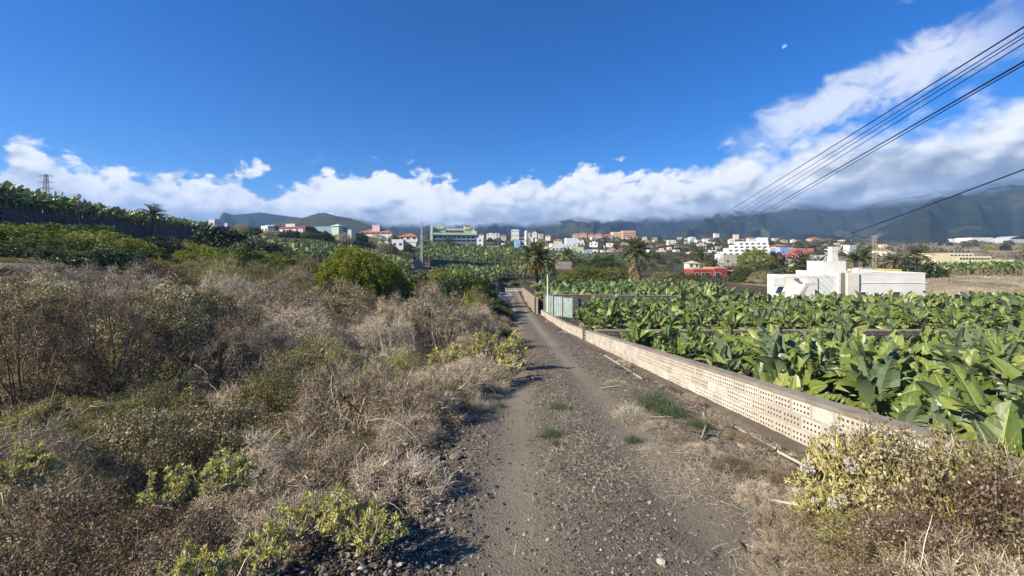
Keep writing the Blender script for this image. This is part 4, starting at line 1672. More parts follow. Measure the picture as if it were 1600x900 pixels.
L = 'dry twiggy dome shrub right beside the bend of the track, largest of its kind'
px_plant('dry', 688, 456, 16.5, 2.5, L)
px_plant('dry', 610, 470, 18, 1.8)
px_plant('dry', 745, 478, 19, 1.3)
px_plant('brown', 520, 455, 15.5, 2.2)
px_plant('dry', 440, 448, 14.5, 2.0)
px_plant('dry', 590, 492, 13, 1.5)
px_plant('dry', 470, 478, 12, 1.6)
px_plant('dry', 372, 503, 9.2, 1.15, 'greyish brown twiggy dome shrub standing in a dark hollow of the scrub')
px_plant('olive', 500, 540, 8.6, 1.2)
px_plant('olive', 610, 552, 8.2, 0.9)
px_plant('olive', 430, 566, 7.4, 0.8)
px_plant('dry', 560, 574, 5.9, 1.15, 'pale pinkish dome of tangled bare twigs at the front of the scrub beside the track')
px_plant('dry', 650, 596, 5.8, 0.7)
px_plant('dry', 740, 560, 8.6, 0.8)
px_plant('dry', 690, 575, 7.4, 0.8)
px_plant('leafy', 255, 440, 9.8, 1.5, 'tall shrub dotted with pale whitish leaves over a dark hollow')
px_plant('leafy', 330, 455, 10.5, 1.3)
px_plant('brown', 160, 462, 8.5, 1.2)
px_plant('dry', 60, 415, 12.0, 2.2)
px_plant('leafy', 60, 432, 10.5, 1.5)
px_plant('brown', 40, 470, 7.6, 1.1)
px_plant('olive', 250, 588, 6.0, 0.7)
px_plant('leafy', 215, 640, 4.3, 0.85, 'low dome shrub with dull greenish leaves over brown twigs, beside the succulents')
px_plant('dry', 110, 668, 3.8, 0.6)
px_plant('leafy', 330, 640, 4.7, 0.6)
px_plant('brown', 60, 760, 2.9, 0.6)
px_plant('brown', 210, 800, 2.8, 0.5)
px_plant('dry', 480, 690, 4.0, 0.62)
px_plant('dry', 560, 700, 3.9, 0.5)
px_plant('dry', 380, 700, 3.7, 0.5)
px_plant('brown', 300, 800, 2.9, 0.45)
px_plant('dry', 640, 648, 4.9, 0.45)
px_plant('dry', 450, 780, 3.0, 0.42)
px_plant('brown', 530, 790, 3.0, 0.36)
# green ones behind, on the left
for (px, py, d, r, k) in [(20, 350, 36, 4.2, 'lime'), (110, 352, 40, 4.6, 'green'), (60, 372, 30, 3.4, 'green'), (150, 366, 34, 3.6, 'lime'), (190, 380, 29, 2.6, 'green'), (30, 388, 24, 2.6, 'dark'),
                           (100, 392, 25, 2.8, 'green'), (170, 398, 24, 2.4, 'dark'), (240, 372, 44, 3.2, 'dark'), (290, 378, 50, 3.2, 'lime'), (340, 358, 66, 4.4, 'dark'), (310, 392, 40, 2.8, 'lime'),
                           (370, 388, 46, 2.8, 'green'), (230, 398, 30, 2.2, 'dark'), (420, 398, 48, 3.0, 'lime'), (455, 400, 42, 2.6, 'green'), (400, 376, 62, 3.6, 'dark'), (480, 404, 36, 1.8, 'olive'),
                           (655, 424, 40, 3.0, 'green'), (690, 420, 46, 3.2, 'lime'), (735, 430, 48, 3.0, 'green'), (700, 440, 36, 2.0, 'dark'), (738, 446, 46, 2.0, 'green'), (742, 432, 60, 2.8, 'dark'), (745, 458, 34, 1.6, 'olive'),
                           (790, 440, 122, 3.4, 'dark'), (812, 441, 118, 3.2, 'green'), (803, 434, 140, 4.2, 'olive'), (780, 432, 135, 4.4, 'green'), (826, 434, 130, 4.0, 'dark'), (850, 426, 145, 4.6, 'green'), (828, 424, 158, 4.4, 'olive'), (796, 426, 155, 4.4, 'dark'), (665, 446, 30, 1.6, 'olive'), (725, 462, 28, 1.3, 'lime'), (752, 452, 66, 1.7, 'dark'), (250, 415, 20, 1.9, 'brown'), (340, 412, 22, 1.9, 'olive'), (300, 408, 26, 2.2, 'olive'),
                           (400, 418, 26, 2.2, 'olive'), (455, 428, 24, 1.8, 'brown'), (120, 418, 17, 1.9, 'dry'), (190, 425, 15, 1.7, 'dry'), (350, 428, 17, 1.8, 'dry'), (-60, 352, 34, 4.4, 'green'), (-80, 392, 22, 2.6, 'dark')]:
    px_plant(k, px, py, d, r)

# fill the rest of the slope
cnt = {'dry': 0, 'brown': 0, 'leafy': 0, 'olive': 0, 'green': 0, 'lime': 0, 'dark': 0}
tries = 0
while tries < 9000:
    tries += 1
    d = 1.6 + 60 * random.random() ** 1.7
    lim = x_road(d) - (2.0 if d > 5 else 1.45)
    x = random.uniform(-1.30 * d - 2.5, lim)
    if d < 3.0 and x > -1.9:
        continue
    r = random.uniform(0.28, 0.58) + 0.034 * d
    r = min(r, 1.7)
    if d > 45 and x > -5.5:
        continue
    if x + r * 0.75 > x_road(d) - 1.25:
        continue
    if any((x - a) ** 2 + (d - b_) ** 2 < (max(c, r * .66) + r * .36) ** 2 for a, b_, c in taken):
        continue
    px = 800 + x / d * FPX
    # how tall a plant may be here without hiding what the photograph shows behind it
    lim_py = np.interp(px, [-300, 0, 150, 300, 400, 480, 560, 640, 700, 760, 790], [424, 424, 428, 432, 438, 446, 470, 474, 464, 480, 500])
    zmax = EYE - (lim_py - 400 + max(0, 18 - d) * 9.0 + (0 if d > 18 else 6)) / FPX * d
    if d > 24:
        zmax = EYE - (np.interp(px, [0, 300, 480, 640, 780], [395, 405, 420, 440, 455]) - 400) / FPX * d
    g_ = gz(x, d)
    h = min(r * random.uniform(.5, .9), zmax - g_)
    if h < 0.18:
        h = 0.2 + 0.1 * random.random()
    v = float(fbm(np.array([x / 3.5]), np.array([d / 3.5]), 3, 77)[0])
    u_ = random.random()
    if d < 22:
        kind = 'dry' if v < 0.02 else ('brown' if v < 0.2 else 'leafy')
        if u_ < 0.36:
            kind = 'olive'
        elif u_ < 0.56:
            kind = 'leafy'
        elif u_ < 0.64:
            kind = 'brown'
    else:
        kind = ['olive', 'green', 'lime', 'dry', 'dark', 'green'][int(u_ * 6)]
        if px > 560 and u_ < .4:
            kind = 'olive'
    if cnt[kind] > 260:
        continue
    cnt[kind] += 1
    taken.append((x, d, r * 0.62))
    plant(kind, x, d, r, h)
print('scrub', cnt)

# succulents, the clearest of them by themselves
S_LAB = [
    (412, 838, 2.45, 'lush lime green rosette succulent at the very front of the scrub'),
    (308, 862, 2.25, 'yellow green rosette succulent low in the front corner scrub'),
    (262, 742, 3.0, 'small succulent with yellow tips on a dark patch of twigs'),
    (345, 724, 3.1, 'succulent with pale yellow rosettes beside a tangle of dead stems'),
    (372, 716, 3.2, 'succulent with green rosettes and pale tips behind the lime one'),
    (470, 790, 2.75, 'taller pale stemmed succulent with cream rosettes by the rubble'),
    (535, 778, 2.75, 'yellow topped succulent with thick bent stems beside the rubble'),
    (590, 800, 2.6, 'half withered succulent with upright cream stems on the track bank'),
    (20, 706, 3.2, 'whitish tufted succulent at the edge of the scrub slope'),
    (60, 716, 3.3, 'cream stemmed succulent with crooked branches at the edge of the scrub slope'),
    (700, 548, 9.6, 'broad yellow topped succulent near the twiggy dome by the track'),
    (762, 524, 11.5, 'yellow succulent cluster at the track edge with seed heads above'),
    (800, 528, 10.8, 'yellow succulent furthest out over the track edge'),
    (788, 560, 9.2, 'small greyish succulent on the track edge below the yellow ones'),
]
for i, (px, py, d, lab) in enumerate(S_LAB):
    x = (px - 800) / FPX * d
    z = EYE - (py - 400) / FPX * d
    s = 0.62 if d < 5 else 1.7
    me = SUC[i % 3]
    o = link('succulent', me)
    tag(o, lab, 'succulent')
    zg = max(gz(x, d), z - 0.36 * s)
    hh = min(1.6, max(0.7, (z - zg) / (0.36 * s)))
    o.location = (x, d, zg if z - zg > 0.05 else zg)
    o.scale = (s * 0.85, s * 0.85, s * hh)
    o.rotation_euler = (0, 0, random.random() * 6)
for i in range(16):
    d = random.uniform(4, 13)
    x = random.uniform(-1.1 * d, -2.2)
    s = random.uniform(.45, .9)
    o = link('succulent', SUC[i % 3])
    tag(o, 'small yellow green succulent poking out between the dry shrubs', 'succulent', 'small succulents between the dry shrubs')
    o.location = (x, d, gz(x, d) + 0.12)
    o.scale = (s, s, s * random.uniform(.9, 1.5))
    o.rotation_euler = (0, 0, random.random() * 6)

# loose long bare stems lying over the shrubs
st = MB()
n = 260
d = 2 + 14 * rng.random(n) ** 1.5
x = -1.4 - rng.random(n) * (1.25 * d - 0.4)
z = ground_z(x, d) + rng.uniform(0.25, 0.6, n) * np.clip(0.5 + d * 0.08, 0, 1.3)
D = unit(np.stack([rng.normal(size=n), rng.normal(size=n), rng.normal(size=n) * .35 + .25], 1))
st.tubes(twig_paths(n, np.stack([x, d, z], 1), D, rng.uniform(.3, .9, n), 8, 0.35, 0.14), rng.uniform(.0012, .0038, n), 0, sides=3, taper=.4)
stuff(st.obj('fallen_stems', [M_TWIG]), 'loose bare stems arching over the dry scrub', 'stems')

# leaf litter under the shrubs
li = MB()
n = 42000
d = 1.2 + 22 * rng.random(n) ** 1.6
x = x_road(d) - 1.5 - rng.random(n) * (1.3 * d + 1)
z = ground_z(x, d) + rng.random(n) * 0.12
li.leaves(np.stack([x, d, z], 1), rng.normal(size=(n, 3)) * np.array([1, 1, .6]), 0.05, 0.012, 0)
stuff(li.obj('leaf_litter', [M_TWIGD]), 'brown leaf and twig litter covering the ground under the scrub', 'litter')

# ================================================================== TRACK SIDE
YS = [succulent('yellow_succulent_mesh', 0.40, 0.62, 80, M_SUCCY, M_SUCCY, 0.036, fluff=7, tk=.008, per=14, lw=.009) for i in range(2)]
for i, (px, d_, sx_, sz_, lab) in enumerate([(1318, 3.35, 1.0, 1.20, 'tall yellow stemmed succulent with white fluffy seed heads against the block wall'),
                                             (1392, 3.05, .85, 1.12, 'yellow green succulent with seed heads between the tallest one and the rusty scrub'),
                                             (1290, 3.0, .62, .62, 'small yellow stemmed succulent at the foot of the tallest one'),
                                             (1470, 2.95, .7, 1.15, 'yellow succulent half buried in rusty dry scrub below the coping')]):
    x = (px - 800) / FPX * d_
    o = link('yellow_succulent', YS[i % 2], loc=(x, d_, float(road_z(np.array([x]), np.array([d_]))[0]) - .05))
    tag(o, lab, 'succulent')
    o.scale = (sx_, sx_ * .85, sz_)
    o.rotation_euler = (0, 0, i * 1.9)
RUST = [scrub_mesh('rusty_shrub_mesh', 0.75, 170, 34, 70, M_RED, 0.030, 0.020, M_TWIGD, 0.005, .2, .18, 30, fluff=12) for i in range(2)]
RP = [(1440, 3.0, .62, .86), (1540, 2.7, .6, .84), (1620, 2.4, .6, .76), (1480, 2.35, .55, .42), (1560, 2.0, .5, .40), (1640, 1.9, .5, .4), (1700, 2.4, .6, .5), (1380, 2.6, .4, .3), (1420, 2.0, .42, .27), (1800, 2.2, .6, .5), (1500, 1.75, .4, .25), (1650, 3.0, .6, .62), (1760, 2.9, .7, .6)]
for i, (px, d_, r, h) in enumerate(RP):
    x = (px - 800) / FPX * d_
    x = min(x, x_wall(d_) - 0.30)
    kk = 'lorrdlrorrdlr'[i]
    o = link('rusty_shrub', {'r': RUST[i % 2], 'o': OLV[0], 'l': LEAFY[0], 'd': DRY[1]}[kk], loc=(x, d_, gz(x, d_) - .03))
    tag(o, {'r': 'rusty brown dry shrub with pinkish withered leaves in front of the block wall', 'o': 'olive leaved scrub plant among the rusty shrubs at the block wall', 'l': 'pale leaved scrub plant among the rusty shrubs at the block wall', 'd': 'grey bare twiggy shrub among the rusty shrubs at the block wall'}[kk], 'shrub', {'r': 'rusty', 'o': 'olive', 'l': 'pale leaved', 'd': 'grey twiggy'}[kk] + ' shrubs at the foot of the block wall')
    o.scale = (r, r, h * .94 / {'r': .75, 'd': .55, 'o': .9, 'l': .9}[kk])
    o.rotation_euler = (0, 0, i * 1.3)

FT = [feather_tuft('green_tuft_mesh', 0.3, 0.16, 260, M_FEATH) for i in range(3)]
FD = [feather_tuft('dry_tuft_mesh', 0.3, 0.16, 300, M_STRAW) for i in range(2)]


def on_track(px, py):
    """where the sight line of a photo pixel meets the track"""
    d = 20.0
    for d in np.arange(1.8, 60, 0.02):
        if EYE - (py - 400) / FPX * d < float(ground_z(np.array([(px - 800) / FPX * d]), np.array([d]))[0]):
            break
    return (px - 800) / FPX * d, float(d)


TUF = [(873, 640, .8, 'g', 'small green tuft on the crown of the track, furthest of three'), (858, 682, .75, 'g', 'green tuft on the crown of the track, middle one of three'), (868, 695, .45, 'g', 'smallest green tuft on the crown of the track just below the middle one'),
       (1022, 640, 1.7, 'g', 'largest blue green feathery clump beside the right wheel rut'), (1048, 650, 1.2, 'g', 'blue green clump at the wall side of the largest one'), (985, 650, 1.2, 'd', 'pinkish dry clump at the rut side of the green clump'),
       (1000, 656, .8, 'd', 'small pale dry clump in front of the green clump'), (1087, 668, .8, 'g', 'green tuft by the dead branches near the wall'), (988, 684, .6, 'g', 'low green tuft in straw below the big clump'),
       (970, 580, .55, 'g', 'little green tuft on the verge near the long cane'), (780, 632, .5, 'g', 'little green tuft at the scrub side of the track'), (1010, 700, .4, 'd', 'tiny pale tuft in the straw below the low green one'),
       (770, 610, 1.2, 'd', 'grey dry tuft at the scrub edge of the track'), (745, 640, 1.1, 'd', 'grey dry tuft on the scrub bank beside the rubble')]
for i, (px, py, s, k, lab) in enumerate(TUF):
    x, d_ = on_track(px, py)
    o = link('green_tuft' if k == 'g' else 'dry_tuft', (FT if k == 'g' else FD)[i % (3 if k == 'g' else 2)], loc=(x, d_, float(road_z(np.array([x]), np.array([d_]))[0]) - .01))
    s *= .72
    o.scale = (s, s, s)
    o.rotation_euler = (0, 0, i)
    tag(o, lab, 'grass tuft')

VB = 'low dry brush scattered along the verge below the block wall'
vb_spots = [(1120, 672, .26, .13, 'd'), (1165, 700, .22, .12, 'b'), (1210, 745, .22, .13, 'd'), (1245, 770, .2, .12, 'b'), (1150, 735, .2, .09, 'b'), (1190, 780, .22, .10, 'd'), (1235, 830, .2, .12, 'b'), (1280, 800, .24, .17, 'd'),
            (1075, 632, .26, .12, 'd'), (1045, 612, .25, .12, 'b'), (1030, 668, .22, .08, 'd'), (985, 574, .3, .13, 'd'), (955, 552, .3, .12, 'b'), (930, 534, .35, .14, 'd'), (910, 522, .4, .16, 'b'), (1100, 706, .2, .08, 'd'),
            (960, 600, .22, .07, 'd'), (1060, 690, .18, .07, 'b'), (1270, 860, .22, .13, 'd'), (1300, 840, .24, .16, 'b'), (1220, 880, .18, .09, 'd'), (890, 510, .4, .15, 'd'), (868, 498, .5, .2, 'b')]
for i, (px, py, r, h, k) in enumerate(vb_spots):
    x, d_ = on_track(px, py)
    x = min(x, float(x_wall(d_)) - .5 - r * .5)
    ms = SCR['dry', False, 0] if k == 'd' else SCR['brown', False, 0]
    o = link('verge_brush', ms[i % len(ms)], loc=(x, d_, float(road_z(np.array([x]), np.array([d_]))[0]) - .02))
    o.scale = (r, r * 1.2, h / .55)
    o.rotation_euler = (0, 0, i * 1.1)
    tag(o, 'low tangled dry brush on the verge between the track and the block wall', 'shrub', VB)

# straw patches on the verge and on the crown: dry blades lying about
gr = MB()


def straw_patch(x, y, rx, ry, n, L=0.085, w=0.0024, lift=0.5):
    P = np.stack([x + rng.normal(size=n) * rx, y + rng.normal(size=n) * ry, np.zeros(n)], 1)
    ok = (P[:, 0] < x_wall(P[:, 1]) - .35) & (P[:, 1] > 1)
    P = P[ok]
    n = len(P)
    P[:, 2] = road_z(P[:, 0], P[:, 1]) + 0.004
    D = unit(np.stack([rng.normal(size=n), rng.normal(size=n), np.abs(rng.normal(size=n)) * lift], 1))
    gr.ribbons(twig_paths(n, P, D, rng.uniform(.4, 1.3, n) * L, 4, .35, .12), w * rng.uniform(.6, 1.4, n), 0, taper=.4, side=None)


for (px, py, rx, ry, n) in [(1080, 620, .35, .9, 2600), (1130, 660, .35, .5, 2200), (1000, 640, .3, .5, 1600), (1060, 700, .35, .3, 2200), (1100, 740, .3, .25, 1500), (980, 600, .25, .9, 900), (1150, 760, .3, .22, 1600),
                            (1200, 720, .3, .3, 1500), (1250, 800, .3, .2, 1600), (1350, 850, .3, .2, 600), (1000, 730, .25, .2, 700), (880, 640, .18, .7, 900), (885, 710, .2, .35, 800), (870, 590, .15, 1.6, 900), (900, 760, .25, .25, 350),
                            (940, 560, .2, 2.0, 900), (760, 640, .25, .7, 700), (740, 700, .2, .4, 400), (1220, 860, .3, .15, 700), (1450, 880, .3, .15, 500), (960, 540, .3, 3, 800), (870, 550, .2, 3, 500), (1300, 780, .3, .25, 1500), (1170, 690, .25, .3, 1100)]:
    x, y = on_track(px, py)
    straw_patch(x, y, rx, ry, int(n * 0.9))
for yy_ in np.arange(3.2, 30, 1.1):
    straw_patch(float(x_road(yy_)) + .05, float(yy_), .16, .5, int(60 + 260 * max(0, float(fbm(np.array([yy_ / 1.7]), np.array([3.0]), 2, 5)[0]) + .25)), .07)
straw_patch(2.0, 3.0, 1.6, 1.6, 900, 0.09)
straw_patch(1.0, 4.5, 1.8, 3.0, 700, 0.08)
stuff(gr.obj('dry_grass', [M_STRAW]), 'pale dry grass and straw lying along the verge and crown of the track', 'dry grass')


# ------------------------------------------------------------------ stones
def rock_mesh(name, n=1, seed=0, mats=None):
    b = MB()
    rock_into(b, np.zeros((1, 3)), np.array([1.0]), seed)
    return b.mesh(name, mats)


# a small rounded block of 6x4 quads, warped
def cube_sphere(k=2):
    V, Q = [], []
    for ax in range(3):
        for sg in (-1, 1):
            base = len(V)
            for i in range(k + 1):
                for j in range(k + 1):
                    a, c = -1 + 2 * i / k, -1 + 2 * j / k
                    p = [0, 0, 0]
                    p[ax] = sg
                    p[(ax + 1) % 3] = a * sg
                    p[(ax + 2) % 3] = c
                    V.append(p)
            for i in range(k):
                for j in range(k):
                    o = base + i * (k + 1) + j
                    Q.append((o, o + k + 1, o + k + 2, o + 1))
    V = np.array(V, float)
    # weld
    key = np.round(V, 5)
    uq, inv = np.unique(key, axis=0, return_inverse=True)
    inv = inv.ravel()
    return unit(uq) * (0.6 + 0.4 * np.abs(uq).max(1, keepdims=True)) , np.array([[inv[i] for i in q] for q in Q])


CS1 = cube_sphere(1)
CS2 = cube_sphere(2)
CS4 = cube_sphere(4)


def stones(b, P, S, cs, mat=0, flat=0.65, rough=0.25):
    V0, Q0 = cs
    n, k = len(P), len(V0)
    # random rotation
    q = rng.normal(size=(n, 4))
    q /= np.linalg.norm(q, axis=1, keepdims=True)
    w, x, y, z = q.T
    Rm = np.stack([1 - 2 * (y * y + z * z), 2 * (x * y - z * w), 2 * (x * z + y * w), 2 * (x * y + z * w), 1 - 2 * (x * x + z * z), 2 * (y * z - x * w), 2 * (x * z - y * w), 2 * (y * z + x * w), 1 - 2 * (x * x + y * y)], 1).reshape(n, 3, 3)
    V = V0[None] * (1 + rough * rng.normal(size=(n, k, 1))) * rng.uniform(.6, 1.2, (n, 1, 3))
    V = np.einsum('nij,nkj->nki', Rm, V)
    V[:, :, 2] *= flat
    V = V * (np.ones(n) * S)[:, None, None] + P[:, None]
    Q = (np.arange(n) * k)[:, None, None] + Q0[None]
    b.add(V.reshape(-1, 3), Q.reshape(-1, 4), mat, np.repeat(rng.random(n), len(Q0)))


def stone_mat():
    m, T, b = new_mat('lava_pebbles')
    at_ = T.node('ShaderNodeAttribute', attribute_name='tint')
    tc = T.node('ShaderNodeNewGeometry')
    c = T.ramp(at_.outputs['Fac'], [(0, (0.06, 0.05, 0.042)), (0.45, (0.13, 0.11, 0.088)), (0.75, (0.22, 0.188, 0.148)), (0.93, (0.36, 0.31, 0.24)), (1, (0.52, 0.46, 0.37))])
    c = T.mix(T.smooth(T.noise(tc.outputs['Position'], 60, 4, .7), .4, .7, 0, .4), c, (0.05, 0.042, 0.035))
    T.l.new(c, b.inputs['Base Color'])
    b.inputs['Roughness'].default_value = 0.95
    b.inputs['Specular IOR Level'].default_value = 0.15
    return m


M_PEB = stone_mat()
gv_ = MB()
# gravel on the track, densest out of the ruts
n = 52000
d = 1.9 + 16 * rng.random(n) ** 2.0
x = x_road(d) + rng.uniform(-2.0, 3.0, n)
c = x - x_road(d)
rut = np.exp(-((c + 0.72) / 0.33) ** 2) + np.exp(-((c - 0.82) / 0.33) ** 2)
keep = (rng.random(n) > rut * 0.94) & (x < x_wall(d) - .4)
x, d = x[keep], d[keep]
S = 0.0035 + 0.011 * rng.random(len(x)) ** 4 + 0.0008 * d
stones(gv_, np.stack([x, d, road_z(x, d) + S * .25], 1), S, CS1)
# rubble bank along the scrub side of the track
n = 9000
d = 2.0 + 12 * rng.random(n) ** 1.8
x = x_road(d) - 1.62 + rng.normal(size=n) * 0.34
S = 0.006 + 0.016 * rng.random(n) ** 3
stones(gv_, np.stack([x, d, road_z(x, d) + S * .3 + 0.05 * np.exp(-((x - x_road(d) + 1.75) / .25) ** 2)], 1), S, CS2)
n = 2500
d = 2.2 + 14 * rng.random(n) ** 1.6
x = x_wall(d) - rng.uniform(.42, 1.0, n)
S = 0.008 + 0.022 * rng.random(n) ** 2.5
stones(gv_, np.stack([x, d, road_z(x, d) + S * .3], 1), S, CS2)
n = 7000
d = 2.0 + 16 * rng.random(n) ** 1.6
c = np.where(rng.random(n) < .5, rng.normal(size=n) * .28 + .05, np.where(rng.random(n) < .6, rng.normal(size=n) * .35 + 1.75, rng.normal(size=n) * .3 - 1.3))
rr_ = np.exp(-((c + 0.72) / 0.33) ** 2) + np.exp(-((c - 0.82) / 0.33) ** 2)
ok = rng.random(n) > rr_ * .9
d, c = d[ok], c[ok]
n = len(d)
x = x_road(d) + c
S = 0.005 + 0.010 * rng.random(n) ** 2.4 + .0006 * d
stones(gv_, np.stack([x, d, road_z(x, d) + S * .3], 1), S, CS1)
stuff(gv_.obj('gravel', [M_PEB]), 'dark volcanic gravel and rubble strewn over the track and its banks', 'gravel')
# the stones that one can pick out
ROCKS = [(1033, 880, .030), (1110, 858, .030), (700, 700, .05), (712, 716, .06), (728, 690, .05), (690, 730, .045), (750, 682, .035), (676, 716, .055), (1175, 760, .05), (1120, 692, .05), (1160, 706, .05), (1205, 726, .055), (1230, 740, .045),
         (1136, 664, .045), (1098, 640, .045), (945, 552, .06), (930, 540, .05), (900, 520, .09), (912, 524, .08), (880, 512, .09), (866, 504, .1), (960, 560, .05), (640, 800, .04), (660, 770, .04), (620, 830, .04), (690, 780, .03), (820, 760, .018), (870, 790, .016),
         (905, 830, .016), (760, 770, .016), (960, 800, .02), (1000, 780, .016), (1180, 830, .022), (935, 700, .018), (1060, 760, .018)]
for i, (px, py, s) in enumerate(ROCKS):
    x, d_ = on_track(px, py)
    b = MB()
    stones(b, np.zeros((1, 3)), np.array([s]), CS4, rough=.07)
    o = b.obj('stone', [M_PEB], loc=(x, d_, float(road_z(np.array([x]), np.array([d_]))[0]) + s * .3))
    tag(o, 'loose rough lava stone lying on or beside the track', 'stone', 'loose stones along the track')

# canes and dead branches
M_CANE = plain('pale_cane', (0.50, 0.42, 0.30), 0.6, 0.15, 3, 0.3)


def cane(pts, r, label, mat=M_CANE, nm='cane_pole', lift=.02, sides=7):
    P = []
    for (px, py) in pts:
        x, d_ = on_track(px, py)
        P.append((x, d_, float(road_z(np.array([x]), np.array([d_]))[0]) + lift))
    P = np.array(P)
    o0 = P[0].copy()
    b = MB().tubes(P - o0, r, sides=sides, taper=.85)
    o = b.obj(nm, [mat], loc=tuple(o0), smooth=True)
    return tag(o, label, 'pole' if 'pole' in nm else 'branch')


cane([(945, 562), (1004, 596)], .022, 'long straight pale cane pole lying beside the block wall, the further one', lift=.05)
cane([(1140, 670), (1214, 714)], .020, 'straight pale cane pole lying near the wall footing, the nearer one', lift=.05)
cane([(1216, 720), (1276, 752)], .018, 'short pale cane lying end to end with the nearer cane pole', lift=.05)
cane([(938, 606), (968, 605)], .012, 'thin whitish stick lying across the verge', nm='dry_branch')
cane([(1099, 655), (1103, 672), (1096, 694)], .014, 'crooked bleached branch lying in the straw near the wall', nm='dry_branch', lift=.05)
cane([(1060, 662), (1080, 676), (1120, 686)], .014, 'dark dead branch under the green tuft near the wall', plain('dead_wood', (0.09, 0.07, 0.055), .9, .3, 8), 'dry_branch', .04)
cane([(1000, 652), (1050, 653)], .010, 'straight grey stick under the large green clump', nm='dry_branch')
cane([(1200, 788), (1250, 800), (1285, 812)], .012, 'thick bleached branch at the foot of the yellow succulent', nm='dry_branch', lift=.04)
cane([(1155, 840), (1168, 856)], .008, 'short dark twig lying on the gravel of the track', plain('dead_wood_dark', (0.05, 0.04, 0.03), .9, .3, 8), 'dry_branch')
cane([(772, 498), (800, 505)], .03, 'whitish branch sticking out on the scrub side of the track', nm='dry_branch', lift=.15)
cane([(810, 542), (770, 548)], .02, 'pale branch reaching over the scrub edge of the track', nm='dry_branch', lift=.2)

# ================================================================== BUILDINGS
_mc = {}


def paint(col, stain=0.15):
    k = tuple(round(c, 3) for c in col)
    if k not in _mc:
        _mc[k] = plain('render_%d' % len(_mc), col, 0.88, 0.07, 0.5, 0.15, stain=stain)
    return _mc[k]


W1 = (0.76, 0.73, 0.66)
CREAM = (0.70, 0.62, 0.46)
M_GLASS = plain('window_dark', (0.045, 0.055, 0.065), 0.2, 0.2, 1, 0.6)
M_TILE = plain('roof_tile', (0.40, 0.155, 0.08), 0.85, 0.25, 1.5, 0.1)
M_FLATROOF = plain('flat_roof', (0.33, 0.27, 0.22), 0.95, 0.2, 0.7, 0.1)
M_SHUT = plain('shutter_brown', (0.16, 0.09, 0.05), 0.7, 0.2, 2)
M_METAL = plain('lattice_metal', (0.42, 0.33, 0.25), 0.6, 0.2, 3, 0.4)
M_DARKMETAL = plain('dark_metal', (0.10, 0.10, 0.11), 0.5, 0.2, 3, 0.4)
NOV = Vector((0, 0, 0))


